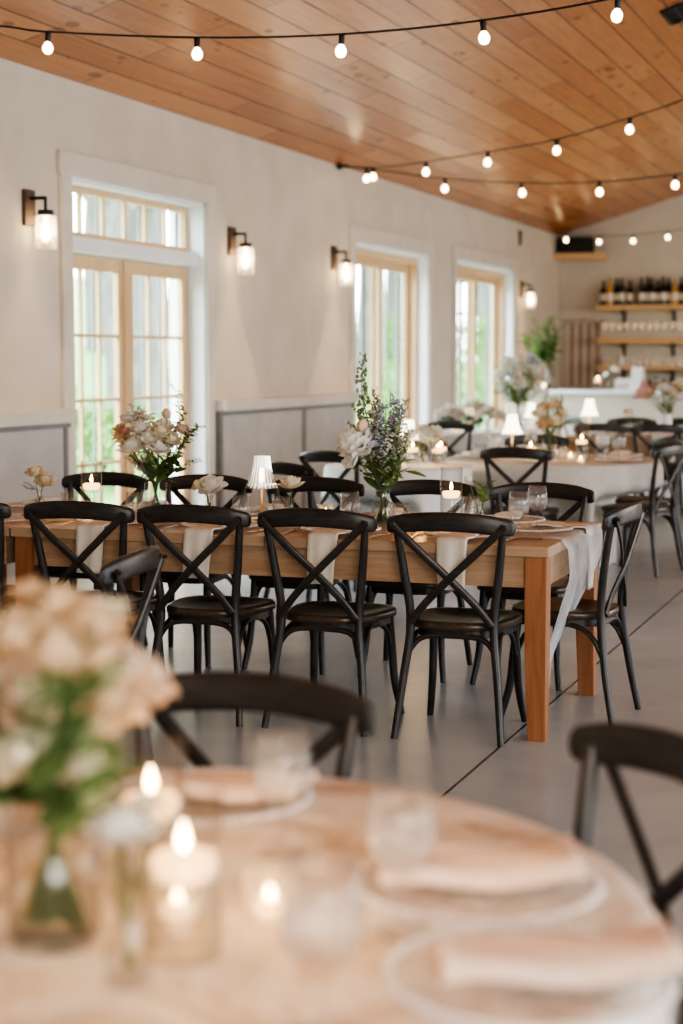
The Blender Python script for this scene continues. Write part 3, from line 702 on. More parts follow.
# ------------------------------------------------------------------ round tables under floor length cloths
def cloth(name, label, cx, cy, r, mat, pushes=(), folds=17, seed=1, amp=.022, cat='tablecloth'):
    """pushes: (angle of a chair in degrees, depth) where the seat presses the drape inward"""
    rnd = random.Random(seed); seg = 180; ph = rnd.uniform(0, 6); vs = [(0,0,TZ)]; rows = []
    prof = [(.35,TZ), (.7,TZ), (.95,TZ), (.985,TZ-.001), (1.0,TZ-.012)] + [(1.004, TZ-.03-.73*k/16) for k in range(17)]
    for (f, z) in prof:
        dz = max(0, TZ-.03-z)/.73
        for j in range(seg):
            a = 2*PI*j/seg
            w = math.sin(folds*a+ph)+.55*math.sin((folds-6)*a+ph*2)+.35*math.sin((folds+9)*a)
            q = r*f + amp*w*min(1, dz*2.2) + .02*dz
            for pa, dp in pushes:
                d = (a-math.radians(pa)+PI) % (2*PI) - PI
                k = min(1, max(0, (.30/(r-dp*.5)*.9+.18-abs(d))/.2)); k = k*k*(3-2*k)
                zz = min(1, max(0, (.575-z)/.09)); zz = zz*zz*(3-2*zz); q -= dp*k*zz
            vs.append((q*math.cos(a), q*math.sin(a), max(z, .006)))
    fs = [(0, 1+j, 1+(j+1) % seg) for j in range(seg)]
    for i in range(len(prof)-1):
        for j in range(seg): fs.append((1+i*seg+j, 1+(i+1)*seg+j, 1+(i+1)*seg+(j+1)%seg, 1+i*seg+(j+1)%seg))
    g = MB(); g.add(vs, fs, True); return tag(g.build(name, mat, None, (cx, cy, 0)), label, cat)
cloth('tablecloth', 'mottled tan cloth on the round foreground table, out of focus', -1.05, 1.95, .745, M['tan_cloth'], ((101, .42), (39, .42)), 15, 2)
R2 = (-2.68, 12.05)
cloth('tablecloth', 'pale linen cloth falling to the floor on the round table behind the farmhouse table', R2[0], R2[1], .78, M['linen'], ((268, .36), (-20, .40), (40, .36), (110, .36)), 17, 3)
R3 = (-3.50, 10.95)
cloth('tablecloth', 'white cloth on the small round table behind the delphinium bouquet', R3[0], R3[1], .50, M['white_cloth'], ((253, .27), (110, .30)), 13, 4, .016)
R4 = (-4.36, 16.45)
cloth('tablecloth', 'white cloth on the distant round table in front of the farthest sliding door', R4[0], R4[1], .76, M['white_cloth'], ((265, .36), (40, .36), (120, .36)), 17, 5)
cloth('tablecloth', 'white cloth of the round table at the left edge behind the foreground flowers', -3.52, 4.60, .62, M['white_cloth'], (), 15, 6)
def around(c, ang, rail, label, turn=0, group=None):
    """a chair whose back stands at distance rail from the table centre, facing it"""
    a = math.radians(ang); d = rail-.26
    return chair(c[0]+d*math.cos(a), c[1]+d*math.sin(a), ang+90+turn, label, group)
around(R2, 268, 1.0, 'dark chair with its back to the camera at the linen covered round table')
around(R2, -20, .95, 'dark chair at the right side of the linen covered round table near the right edge', 4)
around(R2, 40, .98, 'dark chair on the far right side of the linen covered round table')
around(R2, 110, .98, 'dark chair on the far side of the linen covered round table behind its lamp')
around(R3, 253, .78, 'dark brown chair before the wainscot, left of the delphinium bouquet', 0)
around(R3, 110, .92, 'dark chair at the far side of the small white round table behind its white roses')
chair(-3.42, 9.22, -32, 'chair with a grey shining rail between the ribbed lamp and the wainscot chair')
around(R4, 265, .98, 'grey looking chair with its back to the camera at the distant white round table')
around(R4, 40, .98, 'dark chair at the right side of the distant white round table')
around(R4, 120, .98, 'dark chair at the far side of the distant white round table')
for x, lab in ((-3.02, 'leftmost dark chair on the near side of the distant farmhouse table'), (-2.50, 'second dark chair from the left on the near side of the distant farmhouse table'), (-1.98, 'dark chair at the right edge on the near side of the distant farmhouse table')):
    chair(x, 15.76, random.uniform(-3, 3), lab)
for x, lab in ((-3.02, 'leftmost dark chair on the far side of the distant farmhouse table'), (-2.50, 'middle dark chair on the far side of the distant farmhouse table'), (-1.95, 'rightmost dark chair on the far side of the distant farmhouse table')):
    chair(x, 16.94, 180+random.uniform(-3, 3), lab)

# ------------------------------------------------------------------ tableware
GM = {}
def ware():
    g = MB(); g.lathe([(0,.003), (.034,.002), (.036,.005), (.012,.010), (.0055,.016), (.0048,.055), (.0065,.066), (.020,.074), (.036,.090), (.0425,.112), (.041,.14), (.035,.178), (.0335,.178), (.0395,.14), (.041,.112), (.034,.092), (.012,.078)], 28); GM['goblet'] = g.mesh('bowl_and_stem', M['frost_glass'])
    g = MB(); g.lathe([(0,.079), (.014,.079), (.033,.092), (.0395,.112), (.0385,.132), (0,.132)], 20); GM['goblet_water'] = g.mesh('water', M['water'])
    g = MB(); g.lathe([(0,0), (.026,0), (.031,.006), (.042,.035), (.0425,.055), (.036,.112), (.0345,.112), (.0405,.055), (.040,.036), (.029,.010), (0,.010)], 24); GM['stemless'] = g.mesh('bowl', M['frost_glass'])
    g = MB(); g.lathe([(0,.011), (.028,.011), (.039,.036), (.0395,.055), (.038,.066), (0,.066)], 20); GM['stemless_water'] = g.mesh('water', M['water'])
    g = MB(); g.lathe([(0,0), (.033,0), (.036,.004), (.041,.100), (.0395,.100), (.034,.012), (0,.012)], 24); GM['tumbler'] = g.mesh('bowl', M['frost_glass'])
    g = MB(); g.lathe([(0,.013), (.033,.013), (.037,.07), (0,.07)], 20); GM['tumbler_water'] = g.mesh('water', M['water'])
    for h in (.15, .20, .25):
        g = MB(); g.lathe([(0,0), (.046,0), (.048,.003), (.048,h), (.0455,h), (.0455,.010), (0,.010)], 28); GM['cyl', h] = g.mesh('glass_cylinder', M['clear_glass'])
        g = MB(); g.lathe([(0,.011), (.045,.011), (.045,h*.52), (0,h*.52)], 24); GM['cylw', h] = g.mesh('water', M['clear_glass'])
    g = MB(); g.lathe([(0,-.014), (.030,-.012), (.037,-.002), (.039,.010), (.036,.016), (.012,.015), (0,.014)], 24); GM['float'] = g.mesh('wax', M['candle_wax_lit'])
    g = MB(); g.tube([(0,0,.014), (.001,0,.026)], .0012, 1, 6); GM['wick'] = g.mesh('wick', M['black_metal'])
    g = MB(); g.lathe([(0,.020), (.004,.023), (.0066,.030), (.006,.038), (.0035,.047), (.0012,.054), (0,.057)], 14); GM['flame'] = g.mesh('flame', M['flame'])
    g = MB(); g.lathe([(0,0), (.026,0), (.029,.004), (.034,.065), (.032,.065), (.027,.010), (0,.010)], 24); GM['votive'] = g.mesh('glass_cup', M['jar_glass'])
    g = MB(); g.lathe([(0,0), (.019,0), (.019,.018), (0,.018)], 18); GM['tea'] = g.mesh('wax', M['candle_wax_lit'])
    g = MB(); g.lathe([(0,.004), (.09,.003), (.10,.006), (.150,.013), (.163,.014), (.163,.011), (.10,.0), (.06,0), (0,0)], 48); GM['plate'] = g.mesh('plate', M['plate_glass'])
    g = MB()
    for k in range(90):
        a = 2*PI*k/90; g.ball((.163*math.cos(a), .163*math.sin(a), .0135), .0058, 1)
    GM['beads'] = g.mesh('beaded_rim', M['pearl'])
    # cutlery
    g = MB(); g.strip([(0,-.10,.002), (0,-.02,.004), (0,.02,.005), (0,.045,.003)], .012, .0025, (0,0,1), 4, [1.1,.6,.7,1.6])
    for k in range(4): g.strip([(-.0075+.005*k,.045,.003), (-.0075+.005*k,.075,.004), (-.007+.0047*k,.098,.008)], .0026, .002, (0,0,1), 2)
    GM['fork'] = g.mesh('fork', M['steel'])
    g = MB(); g.strip([(0,-.11,.003), (0,-.02,.003), (0,.0,.003)], .013, .005, (0,0,1), 3, [1.1,.9,.8]); g.strip([(0,0,.003), (.001,.05,.003), (.002,.10,.003), (-.002,.115,.003)], .018, .0018, (0,0,1), 3, [.8,1.1,1,.3]); GM['knife'] = g.mesh('knife', M['steel'])
ware()
def mk_goblet():
    t = thing('water_goblet', '', 'glass'); put('bowl_and_stem', GM['goblet'], t); put('water', GM['goblet_water'], t); return t
def mk_stemless():
    t = thing('stemless_glass', '', 'glass'); put('bowl', GM['stemless'], t); put('water', GM['stemless_water'], t); return t
def mk_tumbler():
    t = thing('drinking_glass', '', 'glass'); put('bowl', GM['tumbler'], t); put('water', GM['tumbler_water'], t); return t
def mk_votive():
    t = thing('votive_holder', '', 'candle holder'); put('glass_cup', GM['votive'], t); return t
def mk_tea():
    t = thing('tealight', '', 'candle'); put('wax', GM['tea'], t); put('wick', GM['wick'], t); put('flame', GM['flame'], t, (0,0,.004), (0,0,0), (.85,.85,.6)); return t
def mk_float():
    t = thing('floating_candle', '', 'candle'); put('wax', GM['float'], t); put('wick', GM['wick'], t); put('flame', GM['flame'], t); return t
def mk_plate():
    t = thing('charger_plate', '', 'plate'); put('plate', GM['plate'], t); put('beaded_rim', GM['beads'], t); return t
def cyl(h):
    def f():
        t = thing('candle_cylinder', '', 'vase'); put('glass_cylinder', GM['cyl', h], t); put('water', GM['cylw', h], t); return t
    return f
def goblet(x, y, lab, z=TZ+.006, sc=1.0): return place('goblet', mk_goblet, (x, y, z), random.uniform(0, 6), lab, 'glass', None, sc)
def stemless(x, y, lab, z=TZ+.006, sc=1.0): return place('stemless', mk_stemless, (x, y, z), random.uniform(0, 6), lab, 'glass', None, sc)
def tumbler(x, y, lab, z=TZ+.006, sc=1.0): return place('tumbler', mk_tumbler, (x, y, z), random.uniform(0, 6), lab, 'glass', None, sc)
def candle_in_cyl(x, y, h, lab, z=TZ+.006, sc=1.0):
    place(('cyl', h), cyl(h), (x, y, z), random.uniform(0, 6), 'clear glass cylinder holding ' + lab, 'vase', None, sc)
    place('float', mk_float, (x, y, z+(h*.52+.002)*sc), 0, lab, 'candle', None, sc)
def candle_light(x, y, z, e):
    l = bpy.data.lights.new('candle_light', 'POINT'); l.energy = e; l.color = (1.0,.62,.30); l.shadow_soft_size = .008
    o = bpy.data.objects.new('candle_light', l); COL.objects.link(o); o.location = (x, y, z)
def votive(x, y, lab, z=TZ+.006, sc=1.0):
    place('votive', mk_votive, (x, y, z), 0, 'small glass holder of ' + lab, 'candle holder', None, sc); place('tea', mk_tea, (x, y, z+.011*sc), 0, lab, 'candle', None, sc)
def plate(x, y, lab, z=TZ+.007, sc=1.0): return place('plate', mk_plate, (x, y, z), random.uniform(0, 6), lab, 'plate', None, sc)
def fork(x, y, deg, lab): o = put('fork', GM['fork'], None, (x, y, TZ+.004), (0,0,math.radians(deg))); return tag(o, lab, 'fork')
def knife(x, y, deg, lab): o = put('knife', GM['knife'], None, (x, y, TZ+.004), (0,0,math.radians(deg))); return tag(o, lab, 'knife')
def napkin_hang(x, yedge, label, sgn=-1, w=.125, drop=.20, on=.22, mat='napkin_cloth', seed=0):
    """folded napkin lying on the table and hanging over its edge; sgn: -1 hangs towards the camera"""
    rnd = random.Random(seed); vs = []; fs = []; nu, nv = 30, 8; tot = on+drop
    for side in (0, 1):
        for i in range(nu+1):
            s = tot*i/nu
            for j in range(nv+1):
                v = j/nv*2-1; rip = .006*math.sin(v*5+seed)*min(1, s*3)
                if s < on: y, z = yedge-sgn*(on-s), TZ+.012+.004*math.sin(s*30)
                else:
                    d = s-on; y, z = yedge+sgn*(.010+.010*math.sin(min(1.5, d*9))), TZ+.012-d
                wd = w*(1-.12*max(0, (s-on)/drop)) if s > on else w*(1-.05*(1-s/on))
                off = .009*side
                vs.append((x+v*wd/2+.01*math.sin(s*6+seed), y+(sgn*(rip+off) if s >= on else 0), z+(off*.7 if s < on else rip*.2)))
    k = (nu+1)*(nv+1)
    for i in range(nu):
        for j in range(nv):
            q = i*(nv+1)+j; fs.append((q, q+nv+1, q+nv+2, q+1)); fs.append((k+q, k+q+1, k+q+nv+2, k+q+nv+1))
        q = i*(nv+1); fs.append((q, k+q, k+q+nv+1, q+nv+1)); q += nv; fs.append((q, q+nv+1, k+q+nv+1, k+q))
    q = nu*(nv+1)
    for j in range(nv): fs.append((q+j, k+q+j, k+q+j+1, q+j+1)); fs.append((j, j+1, k+j+1, k+j))
    g = MB(); g.add(vs, fs, True); return tag(g.build('napkin', M[mat]), label, 'napkin')
def napkin_fold(x, y, z, deg, lx, ly, label, mat, tail=.0):
    """napkin folded in a loose bar across a plate, one end lifted and fanned"""
    vs = []; fs = []; nu, nv = 16, 8
    for lay in range(3):
        for i in range(nu+1):
            u = i/nu*2-1
            for j in range(nv+1):
                v = j/nv*2-1; lift = tail*max(0, u)**2
                vs.append((u*lx/2*(1-.02*lay), v*ly/2*(1-.06*lay)*(1+.35*max(0, u)**2*(tail > 0)), z*0+.006+.009*lay+.004*math.sin(u*4+v*2)+lift+.006*(1-v*v)))
    k = (nu+1)*(nv+1)
    for lay in range(3):
        for i in range(nu):
            for j in range(nv): q = lay*k+i*(nv+1)+j; fs.append((q, q+nv+1, q+nv+2, q+1))
    for lay in range(2):
        for i in range(nu):
            for e in (0, nv): q = lay*k+i*(nv+1)+e; fs.append((q, q+nv+1, k+q+nv+1, k+q))
        for j in range(nv):
            for e in (0, nu): q = lay*k+e*(nv+1)+j; fs.append((q, q+1, k+q+1, k+q))
    g = MB(); g.add(vs, fs, True); return tag(g.build('napkin', M[mat], None, (x, y, z), (0,0,math.radians(deg))), label, 'napkin')
def mk_lamp(kind):
    def f():
        t = thing('table_lamp', '', 'lamp')
        g = MB(); g.lathe([(0,0), (.048,0), (.05,.004), (.048,.010), (.01,.014), (.006,.02), (.0055,.165), (0,.165)], 24); g.build('base_and_stem', M['brass'], t)
        g = MB()
        if kind == 'rib':
            wob = lambda a, z: 1+.035*math.cos(a*22)
            g.lathe([(.036,.285), (.039,.25), (.046,.21), (.058,.17), (.072,.145), (.070,.145), (.055,.172), (.043,.212), (.036,.25), (.033,.283)], 132, None, True, wob); g.build('ribbed_shade', M['lamp_acrylic'], t)
            g = MB(); g.lathe([(0,.165), (.010,.17), (.013,.19), (.010,.23), (0,.235)], 12); g.build('light_bulb', M['bulb_glow'], t)
        else:
            wob = lambda a, z: 1+.03*math.cos(a*16)
            g.lathe([(.034,.29), (.040,.24), (.055,.19), (.074,.155), (.072,.155), (.053,.19), (.038,.24), (.032,.288)], 64, None, True, wob); g.build('lamp_shade', M['shade_linen_lit'], t)
        return t
    return f
def lamp(x, y, kind, lab, z=TZ+.006, sc=1.0): return place(('lamp', kind), mk_lamp(kind), (x, y, z), 0, lab, 'lamp', None, sc)

# ------------------------------------------------------------------ flowers
FM = {}
def petal(w, l, cup, bulge, curl, n=6):
    """petal in local frame: base at origin, growing along +Z, bulging outward (+Y), sides wrapping inward"""
    vs = []; fs = []
    for i in range(n+1):
        t = i/n; wd = w*math.sin(PI*min(1, .10+t*.78))**.65
        for j in range(5):
            v = (j-2)/2; vs.append((v*wd*(1-.12*cup*v*v), bulge*l*math.sin(PI*.9*t) + curl*l*t**4 - v*v*cup*wd*.75, l*t*(1-.10*v*v*t)))
    for i in range(n):
        for j in range(4): q = i*5+j; fs.append((q, q+1, q+6, q+5))
    return vs, fs
def bloom(kind, mat, seed=0):
    rnd = random.Random(seed); g = MB()
    if kind == 'rose':   lay = [(3, 2, .34, .9, .12, -.1), (4, 9, .42, .9, .2, 0), (5, 18, .50, .8, .26, .1), (6, 30, .54, .7, .3, .25), (6, 46, .56, .6, .28, .35)]; ln = .046
    elif kind == 'peony': lay = [(5, 4, .3, .9, .15, -.1), (6, 14, .36, .9, .24, 0), (8, 26, .42, .8, .3, .05), (9, 40, .46, .7, .34, .1), (9, 58, .50, .7, .36, .0), (9, 78, .52, .7, .36, .0), (8, 98, .52, .7, .34, .05), (7, 118, .5, .7, .3, .1)]; ln = .054
    elif kind == 'tulip': lay = [(3, 1, .50, .8, .26, -.2), (3, 5, .56, .8, .30, -.1)]; ln = .052
    else:                 lay = [(5, 45, .42, .4, .1, .1), (6, 68, .42, .3, .1, .1)]; ln = .022
    for li, (n, tilt, wd, cup, bu, cu) in enumerate(lay):
        for k in range(n):
            l = ln*(.86+.04*li)*rnd.uniform(.9, 1.08); vs, fs = petal(wd*l, l, cup, bu, cu)
            m = Matrix.Rotation(2*PI*k/n+li*.7+rnd.uniform(-.2,.2), 4, 'Z') @ Matrix.Translation((0, .0015*li+.002, -.002*li)) @ Matrix.Rotation(-math.radians(tilt+rnd.uniform(-5,5)), 4, 'X')
            g.add(vs, fs, True, m)
    if kind in ('rose', 'peony'): g.ball((0,0,ln*.40), ln*.26, 2, (1,1,1.5))
    if kind == 'small': g.ball((0,0,.004), .004, 1)
    return g.mesh({'rose': 'rose_bloom', 'peony': 'peony_bloom', 'tulip': 'tulip_bloom', 'small': 'small_bloom'}[kind], M[mat])
def leaf_shape(g, m, l, w, bend=.3):
    vs = []; fs = []; n = 5
    for i in range(n+1):
        t = i/n; wd = w*math.sin(PI*(.04+.94*t))**.8
        for v in (-1, 0, 1): vs.append((v*wd/2, -bend*l*t*t, l*t*(1-.2*bend*t)+abs(v)*0)); 
        vs[-3] = (vs[-3][0], vs[-3][1]-wd*.12, vs[-3][2]); vs[-1] = (vs[-1][0], vs[-1][1]-wd*.12, vs[-1][2])
    for i in range(n):
        for j in range(2): q = i*3+j; fs.append((q, q+1, q+4, q+3))
    g.add(vs, fs, True, m)
def sprig(kind, seed):
    """one upright stem of greenery, about 0.3 m long, base at the origin"""
    rnd = random.Random(seed); L_ = .30; pts = [(0,0,0), (.008,.004,.1), (.02*rnd.uniform(-1,1),.01,.2), (.045*rnd.uniform(-1,1),.03*rnd.uniform(-1,1),L_)]
    P = catmull(pts, 8); g = MB(); g.tube(pts, [.0022,.0018,.0012,.0006], 6, 6)
    f = MB()
    def at(i): return P[i]
    if kind == 'leaf':
        for i in range(5, len(P)):
            for s in (-1, 1):
                m = Matrix.Translation(P[i]) @ Matrix.Rotation(rnd.uniform(0, 6.3), 4, 'Z') @ Matrix.Rotation(rnd.uniform(.7, 1.2), 4, 'X'); leaf_shape(f, m, rnd.uniform(.022,.036), .016)
    elif kind == 'broad':
        for i in (2, 7, 12, 17):
            m = Matrix.Translation(P[i]) @ Matrix.Rotation(rnd.uniform(0, 6.3), 4, 'Z') @ Matrix.Rotation(rnd.uniform(.25, .8), 4, 'X'); leaf_shape(f, m, rnd.uniform(.13,.20), .075, .4)
    elif kind == 'spike':
        for i in range(6, len(P)):
            k = (i-6)/(len(P)-6)
            for q in range(5):
                a = rnd.uniform(0, 6.3); d = .020*(1-k*.75)+.004; c = P[i]+Vector((math.cos(a)*d, math.sin(a)*d, rnd.uniform(-.008,.008)))
                f.ball(c, .0062*(1-k*.45), 1, (1,1,1.3)); g.tube([P[i], c], .0006, 1, 4)
    elif kind == 'floret':
        for i in range(5, len(P)):
            for q in range(3):
                a = rnd.uniform(0, 6.3); d = rnd.uniform(.012,.030); c = P[i]+Vector((math.cos(a)*d, math.sin(a)*d, rnd.uniform(-.008,.02)))
                g.tube([P[max(0, i-2)], c], .0006, 1, 4)
                for pt in range(5):
                    m = Matrix.Translation(c) @ Matrix.Rotation(a, 4, 'Z') @ Matrix.Rotation(.7, 4, 'X') @ Matrix.Rotation(2*PI*pt/5, 4, 'Z') @ Matrix.Rotation(-1.1, 4, 'X')
                    leaf_shape(f, m, .011, .009, .1)
    return g, f
for k in ('rose', 'peony', 'tulip', 'small'):
    for c in ('white', 'cream', 'blush', 'peach', 'pink', 'blue'):
        if k in ('peony',) and c not in ('white', 'cream', 'peach', 'blush'): continue
        if k == 'small' and c in ('blush',): continue
        FM[k, c] = bloom(k, 'petal_'+c, len(FM))
for k, mt, c in (('leaf', 'leaf_dark', 'dark'), ('leaf', 'leaf_mid', 'mid'), ('leaf', 'leaf_sage', 'sage'), ('broad', 'leaf_dark', 'dark'), ('broad', 'leaf_mid', 'mid'), ('spike', 'leaf_sage', 'sage'), ('spike', 'petal_blue', 'blue'), ('spike', 'petal_white', 'white'), ('floret', 'petal_blue', 'blue'), ('floret', 'petal_white', 'white'), ('floret', 'petal_lilac', 'lilac'), ('floret', 'petal_peach', 'peach')):
    a, b = sprig(k, len(FM)*7+3); FM['s', k, c] = (a.mesh('sprig_stem', M['stem_green']), b.mesh({'leaf': 'leaves', 'broad': 'broad_leaves', 'spike': 'flower_spike', 'floret': 'florets'}[k], M[mt]))
def aim(d):
    return Vector(d).normalized().to_track_quat('Z', 'Y').to_euler()
def vase(x, y, kind, lab, z=TZ+.006, sc=1.0):
    def f():
        t = thing('flower_vase' if kind != 'bud' else 'bud_vase', '', 'vase'); g = MB()
        if kind == 'flare': pr = [(0,0), (.042,0), (.050,.006), (.053,.04), (.043,.10), (.030,.135), (.034,.165), (.046,.185), (.0445,.186), (.032,.166), (.028,.135), (.041,.10), (.051,.04), (.047,.010), (0,.010)]
        elif kind == 'straight': pr = [(0,0), (.044,0), (.048,.005), (.052,.15), (.0505,.15), (.046,.010), (0,.010)]
        elif kind == 'white': pr = [(0,0), (.04,0), (.045,.006), (.060,.07), (.055,.12), (.045,.15), (.050,.17), (.047,.17), (.042,.15), (.050,.12), (.055,.07), (0,.012)]
        elif kind == 'wide': pr = [(0,0), (.060,0), (.066,.006), (.070,.10), (.066,.17), (.072,.195), (.070,.195), (.064,.17), (.067,.10), (.062,.012), (0,.012)]
        elif kind == 'tall': pr = [(0,0), (.05,0), (.055,.006), (.065,.30), (.063,.30), (.052,.012), (0,.012)]
        else: pr = [(0,0), (.020,0), (.025,.005), (.027,.035), (.014,.065), (.011,.085), (.014,.10), (.0125,.10), (.0095,.085), (.012,.065), (.025,.035), (.022,.008), (0,.008)]
        g.lathe(pr, 28); g.build('glass_body' if kind != 'white' else 'body', M['appliance_white' if kind == 'white' else 'clear_glass'], t)
        if kind in ('flare', 'straight', 'wide', 'tall'):
            h = {'flare': .10, 'straight': .11, 'wide': .13, 'tall': .18}[kind]; r = {'flare': .041, 'straight': .046, 'wide': .064, 'tall': .052}[kind]
            g = MB(); g.lathe([(0,.012), (r,.012), (r,h), (0,h)], 24); g.build('water', M['clear_glass'], t)
        return t
    return place(('vase', kind), f, (x, y, z), 0, lab, 'vase', None, sc)
def bouquet(x, y, lab, neck, foot, items, seed, z=TZ+.016, sc=1.0, cat='bouquet', name='flower_bouquet'):
    """items: (kind, colour, dx, dy, height, scale). Every stem runs from the foot through the neck to its bloom."""
    rnd = random.Random(seed); t = thing(name, lab, cat, (x, y, z)); st = MB()
    for (k, c, dx, dy, h, s) in items:
        tip = Vector((dx, dy, h)); a = math.atan2(dy, dx); nk = Vector((math.cos(a)*.014, math.sin(a)*.014, neck)) if neck else Vector((0,0,.02))
        ft = Vector((-math.cos(a)*foot*rnd.uniform(.3, 1), -math.sin(a)*foot*rnd.uniform(.3, 1), .003))
        if k in ('rose', 'peony', 'tulip', 'small'):
            st.tube([ft, nk, (nk+tip)/2+Vector((dx*.12, dy*.12, .01)), tip], .0022 if k != 'small' else .0012, 5, 6)
            d = (tip-nk).normalized()+Vector((rnd.uniform(-.3,.3), rnd.uniform(-.5,.1), rnd.uniform(-.1,.4)))
            put({'rose': 'rose_bloom', 'peony': 'peony_bloom', 'tulip': 'tulip_bloom', 'small': 'small_bloom'}[k], FM[k, c], t, tip, aim(d), s*rnd.uniform(.93, 1.07))
        else:
            ln = .30*s; d = (tip-nk); base = tip-d.normalized()*ln
            if (base-nk).dot(d) < 0: base = nk.copy(); s = d.length/.30
            st.tube([ft, nk, base], .0018, 4, 6)
            sm, fm = FM['s', k, c]; e = aim(d); e.rotate_axis('Z', rnd.uniform(0, 6.3))
            o = put('sprig_stem', sm, t, base, e, s); put({'leaf': 'leaves', 'broad': 'broad_leaves', 'spike': 'flower_spike', 'floret': 'florets'}[k], fm, o)
    st.build('cut_stems', M['stem_green'], t); t.scale = (sc,)*3; return t

# ------------------------------------------------------------------ farmhouse table setting
Z6 = TZ+.008
for i, (x, n) in enumerate(((-3.38, 'leftmost'), (-2.88, 'second'), (-2.345, 'third'), (-1.81, 'rightmost'))):
    plate(x, 6.56, 'beaded glass charger on the near side of the farmhouse table, %s from the left' % n if n != 'rightmost' else 'beaded glass charger, rightmost on the near side of the farmhouse table')
    o = napkin_hang(0, 0, 'cream napkin hanging over the near edge of the farmhouse table, %s of four' % n, seed=i); o.location = (x+(.0, .0, .015, .02)[i], 6.33, .008)
    fork(x-.20, 6.50, 4, 'fork left of the %s near side charger on the farmhouse table' % n)
    knife(x+.20, 6.50, -3, 'knife right of the %s near side charger on the farmhouse table' % n)
for i, (x, n) in enumerate(((-4.10, 'leftmost'), (-3.52, 'second from left'), (-2.93, 'third from left'), (-2.35, 'fourth from left'), (-1.80, 'at the right corner'))):
    plate(x, 7.19, 'beaded glass charger on the far side of the farmhouse table, %s' % n)
    napkin_fold(x, 7.19, TZ+.018, 90, .20, .10, 'folded cream napkin on the far side of the farmhouse table, %s' % n, 'napkin_cloth')
plate(-1.61, 6.87, 'glass charger with beaded rim at the right end of the farmhouse table')
o = napkin_hang(0, 0, 'cream napkin hanging off the right end of the farmhouse table', drop=.26, w=.15, seed=7); o.location = (-1.42, 7.02, .004); o.rotation_euler = (0, 0, PI/2)
knife(-1.60, 6.57, 80, 'knife at the right end of the farmhouse table beside the goblet'); fork(-1.60, 7.12, 94, 'fork at the right end of the farmhouse table behind its charger')
plate(-3.92, 6.56, 'glass charger with beaded rim at the left edge of the picture on the farmhouse table', TZ+.002)
fork(-3.70, 6.56, 4, 'fork at the left edge of the picture on the farmhouse table')

vase(-3.374, 6.95, 'straight', 'clear glass vase of the left bouquet with coral and white flowers')
bouquet(-3.374, 6.95, 'bouquet of white roses, coral blossoms and trailing leaves at the left on the farmhouse table', .14, .035, [
    ('rose','white',-.085,-.05,.29,1.38), ('rose','white',-.005,-.06,.335,1.45), ('rose','cream',.045,-.04,.36,1.31), ('rose','cream',.09,-.03,.33,1.10), ('tulip','blush',.062,.0,.43,1.06), ('rose','white',.02,.04,.38,1.24), ('rose','blush',.12,.03,.37,1.03),
    ('s','x',0,0,0,0.00)][:7] + [
    ('floret','peach',-.17,-.02,.36,1.03), ('floret','peach',-.135,.02,.38,0.92), ('floret','peach',-.15,-.05,.33,0.92), ('small','peach',-.165,-.03,.38,1.95), ('small','pink',-.18,0,.35,1.95), ('small','peach',-.14,-.05,.35,2.10), ('small','pink',-.125,-.05,.37,1.80), ('small','white',-.10,-.03,.42,2.10), ('small','white',-.13,.0,.435,2.10), ('small','cream',-.07,0,.43,2.10), ('small','white',-.04,.0,.425,1.95), ('small','white',-.085,.03,.45,1.80),
    ('floret','white',-.10,.02,.45,1.03), ('floret','white',-.04,.03,.44,1.03), ('leaf','mid',-.09,.03,.50,1.05), ('leaf','mid',.14,.02,.56,1.26), ('leaf','mid',.135,.05,.47,1.05), ('leaf','dark',.20,0,.36,1.05), ('leaf','dark',.185,.03,.27,0.95), ('leaf','mid',.16,-.03,.31,0.95),
    ('broad','dark',.07,-.05,.27,0.84), ('broad','dark',-.02,-.06,.25,0.73), ('broad','mid',.10,0,.29,0.84), ('leaf','dark',-.10,-.02,.25,0.73), ('leaf','dark',.02,-.08,.25,0.73), ('leaf','dark',-.06,.05,.28,0.84), ('rose','white',.05,-.07,.30,1.2), ('rose','white',-.045,-.06,.38,1.1), ('leaf','dark',.11,-.04,.27,.9), ('leaf','mid',.0,-.09,.28,.8), ('broad','dark',.12,.03,.25,.8), ('broad','dark',.03,-.07,.22,.8), ('leaf','dark',-.13,.0,.27,.7), ('leaf','mid',.21,.02,.42,1.1), ('floret','lilac',-.045,-.07,.235,0.69), ('broad','dark',-.07,.0,.25,0.73), ('leaf','dark',.08,.06,.30,0.95)], 5)
vase(-2.257, 6.85, 'flare', 'pinched clear glass vase of the tall delphinium bouquet')
